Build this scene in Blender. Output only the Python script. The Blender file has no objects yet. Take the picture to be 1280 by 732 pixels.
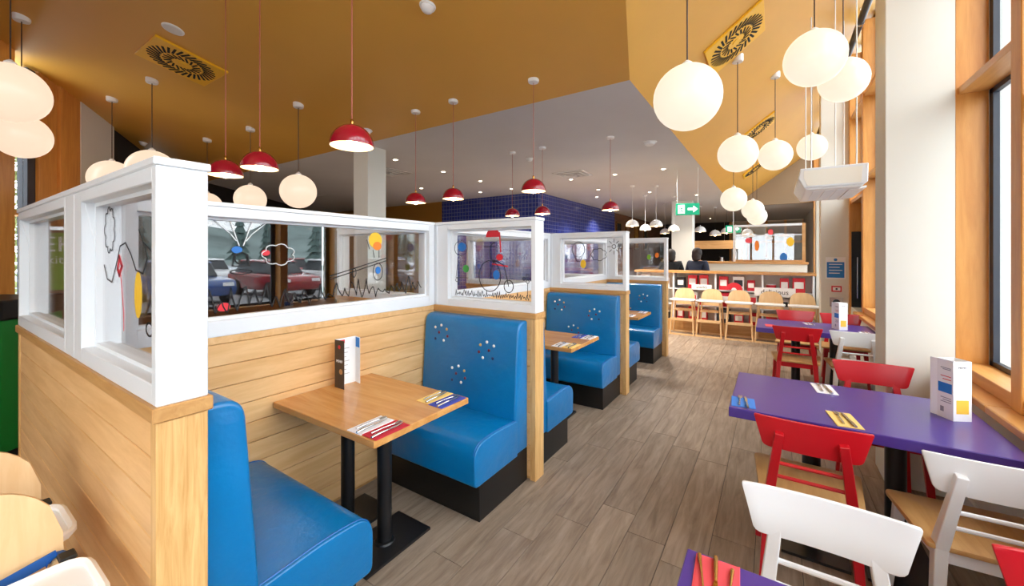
import bpy, bmesh, math, random
from mathutils import Vector, Matrix
PI = math.pi
R = math.radians
random.seed(7)
scene = bpy.context.scene
COL = scene.collection

# ------------------------------------------------------------------ camera
cam_d = bpy.data.cameras.new('camera')
cam_d.sensor_width = 36.0
cam_d.lens = 499.0 / 1280.0 * 36.0
cam_d.shift_y = -48.0 / 1280.0
cam_d.clip_start = 0.05
cam_d.clip_end = 400
cam = bpy.data.objects.new('camera', cam_d)
COL.objects.link(cam)
cam.location = (0, 0, 1.54)
cam.rotation_euler = (R(90), 0, R(33.2))
scene.camera = cam

# ------------------------------------------------------------------ world, exposure
world = bpy.data.worlds.new('overcast_sky')
scene.world = world
world.use_nodes = True
wn = world.node_tree
wn.nodes.clear()
wo = wn.nodes.new('ShaderNodeOutputWorld')
wb = wn.nodes.new('ShaderNodeBackground')
wb.inputs['Color'].default_value = (0.88, 0.95, 1.0, 1)
wb.inputs['Strength'].default_value = 3.6
wn.links.new(wb.outputs[0], wo.inputs[0])
scene.view_settings.view_transform = 'Standard'
scene.view_settings.look = 'None'
scene.view_settings.gamma = 1
scene.view_settings.use_curve_mapping = False
scene.view_settings.exposure = 0.97
cy = scene.cycles
cy.max_bounces = 10
cy.diffuse_bounces = 6
cy.glossy_bounces = 4
cy.transparent_max_bounces = 32
cy.caustics_reflective = False
cy.caustics_refractive = False
cy.sample_clamp_indirect = 6.0
cy.use_denoising = True
LAMP = 1.0

# ------------------------------------------------------------------ materials
def lin(c):
    return tuple(((x / 255.0) / 12.92 if x / 255.0 <= 0.04045 else ((x / 255.0 + 0.055) / 1.055) ** 2.4) for x in c)

MATS = {}
def mat(name, rgb, rough=0.5, metal=0.0, vary=0.0, vscale=6.0, bump=0.0, bscale=40.0, coat=0.0, emit=None, estr=0.0, spec=0.5):
    m = bpy.data.materials.new(name)
    m.use_nodes = True
    nt = m.node_tree
    b = nt.nodes['Principled BSDF']
    c = lin(rgb)
    b.inputs['Base Color'].default_value = (*c, 1)
    b.inputs['Roughness'].default_value = rough
    b.inputs['Metallic'].default_value = metal
    b.inputs['Specular IOR Level'].default_value = spec
    if coat:
        b.inputs['Coat Weight'].default_value = coat
        b.inputs['Coat Roughness'].default_value = 0.15
    if emit:
        b.inputs['Emission Color'].default_value = (*lin(emit), 1)
        b.inputs['Emission Strength'].default_value = estr
    if vary or bump:
        tc = nt.nodes.new('ShaderNodeTexCoord')
    if vary:
        n = nt.nodes.new('ShaderNodeTexNoise')
        n.inputs['Scale'].default_value = vscale
        n.inputs['Detail'].default_value = 5
        nt.links.new(tc.outputs['Object'], n.inputs['Vector'])
        r = nt.nodes.new('ShaderNodeValToRGB')
        r.color_ramp.elements[0].position = 0.3
        r.color_ramp.elements[1].position = 0.7
        r.color_ramp.elements[0].color = (*[x * (1 - vary) for x in c], 1)
        r.color_ramp.elements[1].color = (*[min(1, x * (1 + vary)) for x in c], 1)
        nt.links.new(n.outputs['Fac'], r.inputs['Fac'])
        nt.links.new(r.outputs['Color'], b.inputs['Base Color'])
    if bump:
        n2 = nt.nodes.new('ShaderNodeTexNoise')
        n2.inputs['Scale'].default_value = bscale
        n2.inputs['Detail'].default_value = 4
        nt.links.new(tc.outputs['Object'], n2.inputs['Vector'])
        bp = nt.nodes.new('ShaderNodeBump')
        bp.inputs['Strength'].default_value = bump
        bp.inputs['Distance'].default_value = 0.01
        nt.links.new(n2.outputs['Fac'], bp.inputs['Height'])
        nt.links.new(bp.outputs['Normal'], b.inputs['Normal'])
    MATS[name] = m
    return m

def wood(name, light, dark, axis='X', scale=3.0, stretch=14.0, rough=0.4, spread=0.12, world_space=False, bump=0.05, contrast=(0.35, 0.7)):
    """grain runs along `axis` of the piece; every piece gets its own offset and tone"""
    m = bpy.data.materials.new(name)
    m.use_nodes = True
    nt = m.node_tree
    N = nt.nodes.new
    L = nt.links.new
    b = nt.nodes['Principled BSDF']
    b.inputs['Roughness'].default_value = rough
    if world_space:
        src = N('ShaderNodeNewGeometry').outputs['Position']
    else:
        src = N('ShaderNodeTexCoord').outputs['Object']
    oi = N('ShaderNodeObjectInfo')
    mul = N('ShaderNodeMath'); mul.operation = 'MULTIPLY'; mul.inputs[1].default_value = 37.0
    L(oi.outputs['Random'], mul.inputs[0])
    add = N('ShaderNodeVectorMath'); add.operation = 'ADD'
    L(src, add.inputs[0]); L(mul.outputs[0], add.inputs[1])
    mp = N('ShaderNodeMapping')
    s = [stretch] * 3
    s['XYZ'.index(axis)] = 1.0
    mp.inputs['Scale'].default_value = s
    L(add.outputs[0], mp.inputs['Vector'])
    n = N('ShaderNodeTexNoise')
    n.inputs['Scale'].default_value = scale
    n.inputs['Detail'].default_value = 7
    n.inputs['Roughness'].default_value = 0.62
    n.inputs['Distortion'].default_value = 0.6
    L(mp.outputs[0], n.inputs['Vector'])
    r = N('ShaderNodeValToRGB')
    r.color_ramp.elements[0].position = contrast[0]
    r.color_ramp.elements[1].position = contrast[1]
    r.color_ramp.elements[0].color = (*lin(dark), 1)
    r.color_ramp.elements[1].color = (*lin(light), 1)
    L(n.outputs['Fac'], r.inputs['Fac'])
    hs = N('ShaderNodeHueSaturation')
    mr = N('ShaderNodeMapRange')
    mr.inputs['To Min'].default_value = 1 - spread
    mr.inputs['To Max'].default_value = 1 + spread
    L(oi.outputs['Random'], mr.inputs['Value'])
    L(mr.outputs[0], hs.inputs['Value'])
    L(r.outputs['Color'], hs.inputs['Color'])
    L(hs.outputs['Color'], b.inputs['Base Color'])
    if bump:
        bp = N('ShaderNodeBump')
        bp.inputs['Strength'].default_value = bump
        bp.inputs['Distance'].default_value = 0.004
        L(n.outputs['Fac'], bp.inputs['Height'])
        L(bp.outputs['Normal'], b.inputs['Normal'])
    MATS[name] = m
    return m

def glass(name, ior=1.5, tint=(1, 1, 1), boost=0.0):
    m = bpy.data.materials.new(name)
    m.use_nodes = True
    nt = m.node_tree
    nt.nodes.clear()
    o = nt.nodes.new('ShaderNodeOutputMaterial')
    mx = nt.nodes.new('ShaderNodeMixShader')
    t = nt.nodes.new('ShaderNodeBsdfTransparent')
    t.inputs['Color'].default_value = (*tint, 1)
    g = nt.nodes.new('ShaderNodeBsdfGlossy')
    g.inputs['Roughness'].default_value = 0.0
    geo = nt.nodes.new('ShaderNodeNewGeometry')
    dt = nt.nodes.new('ShaderNodeVectorMath'); dt.operation = 'DOT_PRODUCT'
    nt.links.new(geo.outputs['Normal'], dt.inputs[0]); nt.links.new(geo.outputs['Incoming'], dt.inputs[1])
    def mth(op, a, b=None):
        n = nt.nodes.new('ShaderNodeMath'); n.operation = op
        for k, q in enumerate((a, b)):
            if q is None: continue
            if isinstance(q, (int, float)): n.inputs[k].default_value = q
            else: nt.links.new(q, n.inputs[k])
        return n.outputs[0]
    f0 = ((ior - 1) / (ior + 1)) ** 2 + boost          # Schlick, the same for both faces of the sheet
    c1 = mth('SUBTRACT', 1.0, mth('ABSOLUTE', dt.outputs['Value']))
    nt.links.new(mth('ADD', mth('MULTIPLY', mth('POWER', c1, 5.0), 1 - f0), f0), mx.inputs[0])
    nt.links.new(t.outputs[0], mx.inputs[1])
    nt.links.new(g.outputs[0], mx.inputs[2])
    nt.links.new(mx.outputs[0], o.inputs[0])
    MATS[name] = m
    return m

def tiles(name, c1, c2, mortar, w, h):
    m = bpy.data.materials.new(name)
    m.use_nodes = True
    nt = m.node_tree
    b = nt.nodes['Principled BSDF']
    b.inputs['Roughness'].default_value = 0.18
    geo = nt.nodes.new('ShaderNodeNewGeometry')
    sep = nt.nodes.new('ShaderNodeSeparateXYZ')
    nt.links.new(geo.outputs['Position'], sep.inputs[0])
    ad = nt.nodes.new('ShaderNodeMath'); ad.operation = 'ADD'
    nt.links.new(sep.outputs['X'], ad.inputs[0]); nt.links.new(sep.outputs['Y'], ad.inputs[1])
    cb = nt.nodes.new('ShaderNodeCombineXYZ')
    nt.links.new(ad.outputs[0], cb.inputs['X']); nt.links.new(sep.outputs['Z'], cb.inputs['Y'])
    br = nt.nodes.new('ShaderNodeTexBrick')
    br.offset = 0.0
    br.inputs['Color1'].default_value = (*lin(c1), 1)
    br.inputs['Color2'].default_value = (*lin(c2), 1)
    br.inputs['Mortar'].default_value = (*lin(mortar), 1)
    br.inputs['Scale'].default_value = 1.0
    br.inputs['Mortar Size'].default_value = 0.006
    br.inputs['Brick Width'].default_value = w
    br.inputs['Row Height'].default_value = h
    nt.links.new(cb.outputs[0], br.inputs['Vector'])
    nt.links.new(br.outputs['Color'], b.inputs['Base Color'])
    MATS[name] = m
    return m

mat('ochre', (218, 163, 68), 0.45, vary=0.03, vscale=1.5, bump=0.02, bscale=60)
mat('vent_ochre', (240, 184, 34), 0.4)
mat('grey_ceiling', (206, 206, 206), 0.75, vary=0.03, vscale=1.2)
mat('cream', (224, 224, 215), 0.7, vary=0.02, vscale=2)
mat('cream_light', (236, 232, 220), 0.6)
mat('white_paint', (228, 232, 236), 0.32, vary=0.01, vscale=3)
mat('white_plastic', (238, 238, 236), 0.35)
mat('white_metal', (225, 225, 222), 0.4)
mat('taupe', (150, 128, 100), 0.7)
mat('black', (14, 14, 15), 0.45)
mat('black_metal', (22, 22, 25), 0.38, bump=0.03, bscale=200)
mat('slot_dark', (14, 7, 3), 0.8)
mat('dark_frame', (42, 48, 60), 0.4)
mat('dark_wall', (30, 27, 25), 0.7)
mat('ochre_wall', (168, 116, 40), 0.6, vary=0.04, vscale=1)
mat('leather', (0, 112, 174), 0.30, vary=0.08, vscale=3, bump=0.55, bscale=13, coat=0.2)
mat('leather_seam', (3, 92, 165), 0.4)
mat('purple', (72, 48, 140), 0.3, vary=0.03, vscale=4, coat=0.2)
mat('purple_edge', (52, 34, 118), 0.35)
mat('red_paint', (196, 20, 34), 0.28, coat=0.2)
mat('white_chair', (236, 238, 240), 0.3, coat=0.1)
mat('red_shade', (150, 8, 36), 0.12, coat=0.6)
mat('red_cord', (170, 84, 70), 0.5)
mat('dark_cord', (70, 50, 36), 0.5)
mat('shade_inside', (250, 244, 232), 0.5)
mat('bulb', (255, 255, 255), 0.4, emit=(255, 214, 160), estr=14 * LAMP)
mat('globe_glass', (120, 112, 104), 0.3, emit=(255, 222, 194), estr=0.52 * LAMP)
mat('globe_bright', (140, 136, 130), 0.3, emit=(255, 240, 216), estr=0.47 * LAMP)
mat('downlight_lens', (255, 255, 255), 0.4, emit=(255, 235, 205), estr=6 * LAMP)
mat('steel', (200, 200, 200), 0.22, metal=1.0)
mat('brass', (196, 150, 78), 0.25, metal=1.0)
mat('ink', (28, 26, 28), 0.5)
mat('ink_white', (225, 228, 230), 0.5)
mat('ink_red', (214, 38, 52), 0.45)
mat('ink_blue', (30, 110, 190), 0.45)
mat('ink_yellow', (236, 190, 40), 0.45)
mat('ink_orange', (235, 130, 40), 0.45)
mat('ink_green', (60, 150, 70), 0.45)
mat('paper', (244, 244, 244), 0.6)
mat('paper_dark', (70, 58, 48), 0.6)
mat('paper_blue', (36, 124, 206), 0.55)
mat('paper_yellow', (244, 196, 70), 0.55)
mat('paper_grey', (150, 150, 158), 0.6)
mat('napkin_white', (236, 234, 238), 0.85)
mat('napkin_red', (196, 40, 58), 0.85)
mat('napkin_yellow', (240, 206, 122), 0.85)
mat('napkin_blue', (64, 78, 176), 0.85)
mat('napkin_sky', (70, 130, 215), 0.85)
mat('napkin_coral', (236, 84, 92), 0.85)
mat('strap', (16, 84, 160), 0.6)
mat('sign_green', (0, 146, 104), 0.5, emit=(0, 150, 110), estr=0.5)
mat('sign_white', (255, 255, 255), 0.5, emit=(255, 255, 255), estr=0.7)
mat('lime', (128, 176, 40), 0.5)
mat('green_plastic', (16, 120, 40), 0.4)
mat('brown_panel', (120, 84, 60), 0.6)
mat('asphalt', (152, 153, 155), 0.9, vary=0.1, vscale=0.5)
mat('lake', (205, 214, 222), 0.4)
mat('hillside', (118, 134, 132), 0.95, vary=0.35, vscale=0.12)  # bluish distance haze is mixed into this colour
mat('pine', (84, 104, 100), 0.95, vary=0.3, vscale=2)  # lightened and blued to put haze into the tree colour
mat('leaf', (130, 138, 84), 0.8, vary=0.35, vscale=6)
mat('bark', (150, 140, 125), 0.9, vary=0.3, vscale=9)
mat('tyre', (20, 20, 20), 0.8)
mat('car_glass', (26, 32, 38), 0.08)
for nme, c in (('car_blue', (28, 74, 140)), ('car_red', (150, 24, 28)), ('car_white', (225, 226, 228)), ('car_grey', (110, 114, 120)), ('car_black', (24, 25, 28))):
    mat(nme, c, 0.2, coat=0.7)
mat('skin', (214, 166, 140), 0.5)
mat('hair', (34, 24, 18), 0.6)
mat('cloth_black', (18, 18, 20), 0.85)
mat('cloth_navy', (28, 36, 58), 0.85)
mat('dark_cloth', (36, 36, 42), 0.85)
mat('button_white', (240, 236, 228), 0.3)
mat('button_gold', (206, 164, 96), 0.3)
mat('button_wine', (110, 20, 50), 0.3)
mat('button_navy', (24, 40, 90), 0.3)
mat('kraft', (190, 150, 100), 0.7)
wood('oak_dado', (232, 190, 136), (214, 166, 108), 'X', 2.4, 9, 0.42, 0.05)
wood('oak_post', (230, 190, 128), (200, 150, 88), 'Z', 4.0, 16, 0.42, 0.04)
wood('oak_cap', (206, 160, 100), (184, 134, 78), 'X', 3.0, 12, 0.4, 0.04)
wood('oak_top', (212, 160, 96), (188, 130, 70), 'X', 2.0, 9, 0.26, 0.04)
wood('beech', (232, 198, 150), (222, 184, 134), 'Z', 2.5, 10, 0.45, 0.03)
wood('seat_wood', (214, 172, 112), (196, 150, 92), 'Y', 2.5, 10, 0.4, 0.04)
wood('window_oak', (224, 160, 80), (204, 136, 60), 'Z', 2.2, 10, 0.38, 0.05)
wood('window_oak_y', (222, 166, 96), (204, 142, 74), 'Y', 2.2, 10, 0.38, 0.05)
wood('floor_wood', (172, 155, 137), (122, 106, 90), 'Y', 3.2, 9, 0.5, 0.10, world_space=True, bump=0.08, contrast=(0.28, 0.75))
wood('servery_wood', (206, 160, 104), (182, 134, 82), 'X', 1.5, 8, 0.45, 0.05)
glass('pane_glass', 1.52, boost=0.06)
glass('window_glass', 1.5)
tiles('blue_tiles', (34, 46, 128), (46, 62, 152), (120, 128, 168), 0.10, 0.10)

# ------------------------------------------------------------------ geometry helpers
class MB:
    def __init__(self):
        self.v = []; self.f = []
    def add(self, vs, fs):
        o = len(self.v)
        self.v += [tuple(p) for p in vs]
        self.f += [tuple(i + o for i in q) for q in fs]
        return self
    def box(self, x0, x1, y0, y1, z0, z1):
        vs = [(x, y, z) for z in (z0, z1) for y in (y0, y1) for x in (x0, x1)]
        return self.add(vs, [(0, 2, 3, 1), (4, 5, 7, 6), (0, 1, 5, 4), (2, 6, 7, 3), (0, 4, 6, 2), (1, 3, 7, 5)])
    def prism(self, poly, axis, a0, a1):
        n = len(poly)
        def pt(p, a):
            if axis == 'X': return (a, p[0], p[1])
            if axis == 'Y': return (p[0], a, p[1])
            return (p[0], p[1], a)
        vs = [pt(p, a0) for p in poly] + [pt(p, a1) for p in poly]
        fs = [tuple(range(n))[::-1], tuple(range(n, 2 * n))] + [(i, (i + 1) % n, n + (i + 1) % n, n + i) for i in range(n)]
        return self.add(vs, fs)
    def tube(self, pts, r, n=8, cap=True, sq=False):
        pts = [Vector(p) for p in pts]
        k = len(pts)
        rs = r if isinstance(r, (list, tuple)) else [r] * k
        t0 = (pts[1] - pts[0]).normalized()
        up = Vector((0, 0, 1)) if abs(t0.z) < 0.95 else Vector((1, 0, 0))
        nrm = (up - t0 * up.dot(t0)).normalized()
        vs = []
        for i, p in enumerate(pts):
            if i == 0: t = t0
            elif i == k - 1: t = (pts[-1] - pts[-2]).normalized()
            else:
                t = ((pts[i + 1] - pts[i]).normalized() + (pts[i] - pts[i - 1]).normalized())
                t = t.normalized() if t.length > 1e-6 else (pts[i] - pts[i - 1]).normalized()
            nrm = (nrm - t * nrm.dot(t))
            nrm = nrm.normalized() if nrm.length > 1e-6 else t.orthogonal().normalized()
            bn = t.cross(nrm)
            for j in range(n):
                a = 2 * PI * (j + (0.5 if sq else 0)) / n
                vs.append(p + (nrm * math.cos(a) + bn * math.sin(a)) * rs[i])
        fs = []
        for i in range(k - 1):
            for j in range(n):
                a = i * n + j; b = i * n + (j + 1) % n
                fs.append((a, b, b + n, a + n))
        if cap:
            fs.append(tuple(range(n))[::-1]); fs.append(tuple(range((k - 1) * n, k * n)))
        return self.add(vs, fs)
    def bar(self, p, q, w, d, wdir=(1, 0, 0)):
        """rectangular bar from p to q; w, d may be (start, end) pairs"""
        p = Vector(p); q = Vector(q)
        t = (q - p).normalized()
        a = Vector(wdir); a = (a - t * a.dot(t)).normalized()
        b = t.cross(a)
        w = w if isinstance(w, tuple) else (w, w)
        d = d if isinstance(d, tuple) else (d, d)
        vs = []
        for c, ww, dd in ((p, w[0], d[0]), (q, w[1], d[1])):
            for sx, sy in ((-1, -1), (1, -1), (1, 1), (-1, 1)):
                vs.append(c + a * sx * ww / 2 + b * sy * dd / 2)
        return self.add(vs, [(3, 2, 1, 0), (4, 5, 6, 7)] + [(i, (i + 1) % 4, 4 + (i + 1) % 4, 4 + i) for i in range(4)])
    def lathe(self, prof, n=24, c=(0, 0, 0)):
        vs = []; k = len(prof)
        for r, z in prof:
            for j in range(n):
                a = 2 * PI * j / n
                vs.append((c[0] + max(r, 1e-5) * math.cos(a), c[1] + max(r, 1e-5) * math.sin(a), c[2] + z))
        fs = []
        for i in range(k - 1):
            for j in range(n):
                fs.append((i * n + j, i * n + (j + 1) % n, (i + 1) * n + (j + 1) % n, (i + 1) * n + j))
        fs.append(tuple(range(n))[::-1]); fs.append(tuple(range((k - 1) * n, k * n)))
        return self.add(vs, fs)
    def sphere(self, c, r, n=24, m=14, sz=1.0):
        return self.lathe([(r * math.sin(PI * i / m), -r * sz * math.cos(PI * i / m)) for i in range(m + 1)], n, c)
    def mesh(self, name, m, smooth=False, bevel=0.0, seg=2, ang=35):
        me = bpy.data.meshes.new(name)
        bm = bmesh.new()
        bv = [bm.verts.new(p) for p in self.v]
        for q in self.f:
            try: bm.faces.new([bv[i] for i in q])
            except ValueError: pass
        bmesh.ops.remove_doubles(bm, verts=bm.verts, dist=1e-5)
        bmesh.ops.dissolve_degenerate(bm, edges=bm.edges, dist=1e-6)
        bmesh.ops.recalc_face_normals(bm, faces=bm.faces)
        if bevel:
            es = [e for e in bm.edges if len(e.link_faces) == 2 and e.calc_face_angle(0) > R(ang)]
            bmesh.ops.bevel(bm, geom=es, offset=bevel, segments=seg, profile=0.5, affect='EDGES', clamp_overlap=True)
        bm.to_mesh(me); bm.free()
        if smooth:
            me.polygons.foreach_set('use_smooth', [True] * len(me.polygons))
            me.set_sharp_from_angle(angle=R(40 if smooth is True else smooth))
        me.materials.append(MATS[m])
        return me
    def build(self, name, m, parent=None, smooth=False, bevel=0.0, seg=2, loc=None, rot=None, kind=None, label=None, ang=35):
        o = bpy.data.objects.new(name, self.mesh(name, m, smooth, bevel, seg, ang))
        COL.objects.link(o)
        if parent: o.parent = parent
        if loc: o.location = loc
        if rot: o.rotation_euler = rot
        if kind: o['kind'] = kind
        if label: o['label'] = label
        return o

def put(name, me, parent=None, loc=(0, 0, 0), rot=(0, 0, 0), scale=None):
    o = bpy.data.objects.new(name, me)
    COL.objects.link(o)
    o.parent = parent; o.location = loc; o.rotation_euler = rot
    if scale: o.scale = scale
    return o

def tag(o, label=None, cat=None, group=None, kind=None):
    if label: o['label'] = label
    if cat: o['category'] = cat
    if group: o['group'] = group
    if kind: o['kind'] = kind
    return o

def thing(name, label, cat, loc=(0, 0, 0), rotz=0.0, group=None):
    o = bpy.data.objects.new(name, None)
    o.empty_display_size = 0.1
    COL.objects.link(o)
    o.location = loc; o.rotation_euler = (0, 0, rotz)
    return tag(o, label, cat, group)

def struct(name, loc=(0, 0, 0), rotz=0.0):
    o = bpy.data.objects.new(name, None)
    o.empty_display_size = 0.1
    COL.objects.link(o)
    o.location = loc; o.rotation_euler = (0, 0, rotz)
    o['kind'] = 'structure'
    return o

def kids(o):
    return [c for c in COL.objects if c.parent == o]

def copy_tree(o, loc=None, rotz=None, label=None, group=None, parent=None, _ch=None):
    if _ch is None:
        _ch = {}
        for c in COL.objects:
            if c.parent: _ch.setdefault(c.parent.name, []).append(c)
    n = o.copy()
    COL.objects.link(n)
    n.parent = parent
    for c in _ch.get(o.name, []):
        copy_tree(c, parent=n, _ch=_ch)
    if loc is not None: n.location = loc
    if rotz is not None: n.rotation_euler = (0, 0, rotz)
    if label: n['label'] = label
    if group: n['group'] = group
    return n

def text(s, size, m, parent, loc, rot, align='CENTER', name='lettering', depth=0.0008):
    cu = bpy.data.curves.new('lettering', 'FONT')
    cu.body = s; cu.size = size; cu.align_x = align; cu.align_y = 'CENTER'
    cu.extrude = depth; cu.resolution_u = 2
    tmp = bpy.data.objects.new('lettering_curve', cu)
    COL.objects.link(tmp)
    dg = bpy.context.evaluated_depsgraph_get()
    me = bpy.data.meshes.new_from_object(tmp.evaluated_get(dg))
    bpy.data.objects.remove(tmp)
    me.materials.clear(); me.materials.append(MATS[m])
    return put(name, me, parent, loc, rot)

def ribbons(lines, w, plane, off, depth=0.0012):
    """flat pen strokes on a pane. plane 'X': points are (y,z) at x=off, plane 'Y': points are (x,z) at y=off"""
    mb = MB()
    for ln in lines:
        for (a, b) in zip(ln[:-1], ln[1:]):
            if plane == 'X': p, q, wd = (off, a[0], a[1]), (off, b[0], b[1]), (1, 0, 0)
            else: p, q, wd = (a[0], off, a[1]), (b[0], off, b[1]), (0, 1, 0)
            d = Vector(q) - Vector(p)
            if d.length < 1e-5: continue
            e = d.normalized() * w * 0.4
            mb.bar(Vector(p) - e, Vector(q) + e, depth, w, wd)
    return mb

def circ(cx, cz, rx, rz=None, n=18, a0=0, a1=360):
    rz = rz or rx
    return [(cx + rx * math.cos(R(a0 + (a1 - a0) * i / n)), cz + rz * math.sin(R(a0 + (a1 - a0) * i / n))) for i in range(n + 1)]

def cloud(cx, cz, rx, rz, lobes=8):
    pts = []
    for k in range(lobes):
        for j in range(5):
            a = 2 * PI * (k + j / 5) / lobes
            g = 1 + 0.22 * math.sin(PI * j / 5)
            pts.append((cx + rx * g * math.cos(a), cz + rz * g * math.sin(a)))
    return pts + [pts[0]]

def scribble(x0, x1, z0, h, n, seed):
    rn = random.Random(seed)
    pts = []
    for i in range(n + 1):
        x = x0 + (x1 - x0) * i / n
        pts.append((x + rn.uniform(-.3, .3) * (x1 - x0) / n, z0 + (h * rn.uniform(0.35, 1.0) if i % 2 else rn.uniform(0, 0.25) * h)))
    out = []
    for i in range(len(pts) - 1):           # smooth loops
        for k in range(4):
            t = k / 4; s = t ** (0.6 if i % 3 else 1.6)
            out.append((pts[i][0] + (pts[i + 1][0] - pts[i][0]) * t, pts[i][1] + (pts[i + 1][1] - pts[i][1]) * s))
    return out

# ================================================================== STRUCTURE
ZG, YA, XB, TL, SD = 3.05, 3.45, -1.04, 0.74, 0.2
XW = 1.13                                    # glazing line of the window wall
def z_dark(y): return ZG + SD * (YA - y)
def z_light(x): return ZG + TL * (x - XB)
Y0, YEND, XL = -5.0, 21.0, -15.0

# ---- floor: sub-floor plus planks 0.2 x 1.2 m
FP = [(-3.3, Y0), (XW, Y0), (XW, YEND), (-14.2, YEND), (-14.2, 8.5), (-9.1, 2.2), (-3.3, -1.7)]
fl = MB().prism(FP, 'Z', -0.12, -0.006).build('floor', 'black', kind='structure')
pl_mesh = MB().box(-0.0985, 0.0985, -0.5985, 0.5985, -0.006, 0.0).mesh('plank', 'floor_wood')
cells = []
rn = random.Random(3)
for i in range(-80, 7):
    xc = 0.02 + 0.2 * i
    if xc < -14.1 or xc > XW - 0.05: continue
    st = rn.uniform(0, 1.2)
    y = Y0 - st
    while y < YEND:
        yc = y + 0.6
        lim = Y0 if xc > -3.2 else (-1.6 + (-3.2 - xc) * 0.667 if xc > -9 else 2.2 + (-9 - xc) * 1.24)
        if yc - .5 > lim: cells.append((xc, yc))
        y += 1.2
def seen(c):
    x, y = c
    f_ = -x * 0.5476 + y * 0.8367
    if f_ < 0.5: return -1
    u = (x * 0.8367 + y * 0.5476) / f_
    if abs(u) > 1.4: return -1
    if x < -1.5 and y < 6.3 and x > -3.5: return 0.02 / f_
    if x < -3.4 and y < 7: return 0.01 / f_
    return 1 / f_
cells.sort(key=seen, reverse=True)
for (x, y) in cells[:300]:
    put('plank', pl_mesh, fl, (x, y, 0))
rest = MB()
for (x, y) in cells[300:]:
    if x < -14.8: continue
    rest.box(x - .0985, x + .0985, max(y - .5985, Y0), min(y + .5985, YEND), -0.006, 0.0)
rest.build('far_planks', 'floor_wood', fl, kind='stuff')

# ---- ceilings
def slab(name, pts, m, th=0.12):
    n = len(pts)
    vs = [p for p in pts] + [(p[0], p[1], p[2] + th) for p in pts]
    fs = [tuple(range(n)), tuple(range(n, 2 * n))[::-1]] + [(i, (i + 1) % n, n + (i + 1) % n, n + i) for i in range(n)]
    return MB().add(vs, fs).build(name, m, kind='structure')
slab('ceiling_grey', [(-10.1, YA, ZG), (XB, YA, ZG), (XB, YEND, ZG), (-14.2, YEND, ZG), (-14.2, 8.6, ZG)], 'grey_ceiling')
k = SD / TL
ycut = YA - (XW + 0.1 - XB) / k
slab('ceiling_pitched', [(-3.35, Y0, z_dark(Y0)), (XB + k * (YA - Y0), Y0, z_dark(Y0)), (XB, YA, ZG), (-10.1, YA, ZG), (-9.1, 2.15, z_dark(2.15)), (-3.35, -1.7, z_dark(-1.7))], 'ochre')
YE = 14.2
slab('ceiling_sloped', [(XB + k * (YA - Y0), Y0, z_dark(Y0)), (XW + .12, Y0, z_light(XW + .12)), (XW + .12, YE, z_light(XW + .12)), (XB, YE, ZG), (XB, YA, ZG)], 'ochre')
# gable wall that closes the sloped bay far away
MB().prism([(XB, ZG - 0.02), (XW + .12, ZG - 0.02), (XW + .12, z_light(XW + .12) + .1), (XB, ZG + .1)], 'Y', YE, YE + .12).build('wall_gable', 'taupe', kind='structure')
MB().box(XB, XW + .12, YE + .12, YEND, ZG, ZG + .12).build('ceiling_far', 'grey_ceiling', kind='structure')

# ---- walls
MB().box(XL - .15, -1.7, YEND, YEND + .15, -0.1, 3.2).build('wall_back', 'dark_wall', kind='structure')
wf = struct('wall_back_screen')
MB().box(-1.7, XW + .2, YEND + .05, YEND + .15, -0.1, 3.2).build('panel', 'taupe', wf)
for x in (-1.7, -1.0, -.3, .4, 1.05): MB().box(x, x + .09, YEND, YEND + .05, 0, ZG).build('post', 'window_oak', wf)
for z in (0.0, 1.15, 2.05): MB().box(-1.7, 1.14, YEND + .01, YEND + .05, z, z + .1).build('rail', 'window_oak_y', wf)
for x, m in ((-.91, 'hillside'), (-.21, 'cream'), (.49, 'hillside'), (-1.61, 'cream')): MB().box(x, x + .6, YEND + .03, YEND + .05, 1.25, 2.05).build('infill', m, wf)
MB().box(XW - .05, XW + .15, YE, YEND, 0, ZG).build('wall_passage', 'cream', kind='structure')
MB().box(-3.2, XW + .2, Y0 - .15, Y0, -0.1, 0.9).build('wall_front', 'cream', kind='structure')
MB().box(-3.2, XW + .2, Y0 - .15, Y0, 2.7, 5.0).build('wall_front_upper', 'cream', kind='structure')
we = struct('window_front')  # unseen glazing added behind the camera as front fill light
for x in (-3.2, -2.15, -1.1, -.05, 1.0): MB().box(x, x + .1, Y0 - .15, Y0, .9, 2.7).build('post', 'window_oak', we)
MB().box(-3.1, 1.0, Y0 - .08, Y0 - .07, .9, 2.7).build('pane', 'window_glass', we)
MB().box(-3.35, -3.2, Y0, -1.6, 0, 4.6).build('wall_entry', 'cream', kind='structure')
# ochre wall and blue tiled block on the far left
MB().box(-13.8, -7.9, 8.45, 8.6, 0, ZG).build('wall_ochre', 'ochre_wall', kind='structure')
tw = struct('wall_tiled')
MB().prism([(-7.9, 8.43), (-4.76, 8.43), (-4.76, 14.0), (-7.9, 14.0)], 'Z', 0, ZG).build('tile_face', 'blue_tiles', tw)
dw = MB().prism([(-8.95, 2.23), (-13.85, 8.45), (-14.0, 8.38), (-9.1, 2.15)], 'Z', 0, 3.12).build('wall_dark', 'dark_wall', kind='structure')
MB().box(-7.9, -4.8, 14.0, YEND, 0, ZG).build('wall_gallery', 'brown_panel', kind='structure')
# square column standing behind the booths
MB().box(-5.0, -4.68, 3.52, 3.83, 0, ZG).build('column_booths', 'cream', bevel=0.004, seg=1, kind='structure')

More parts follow.
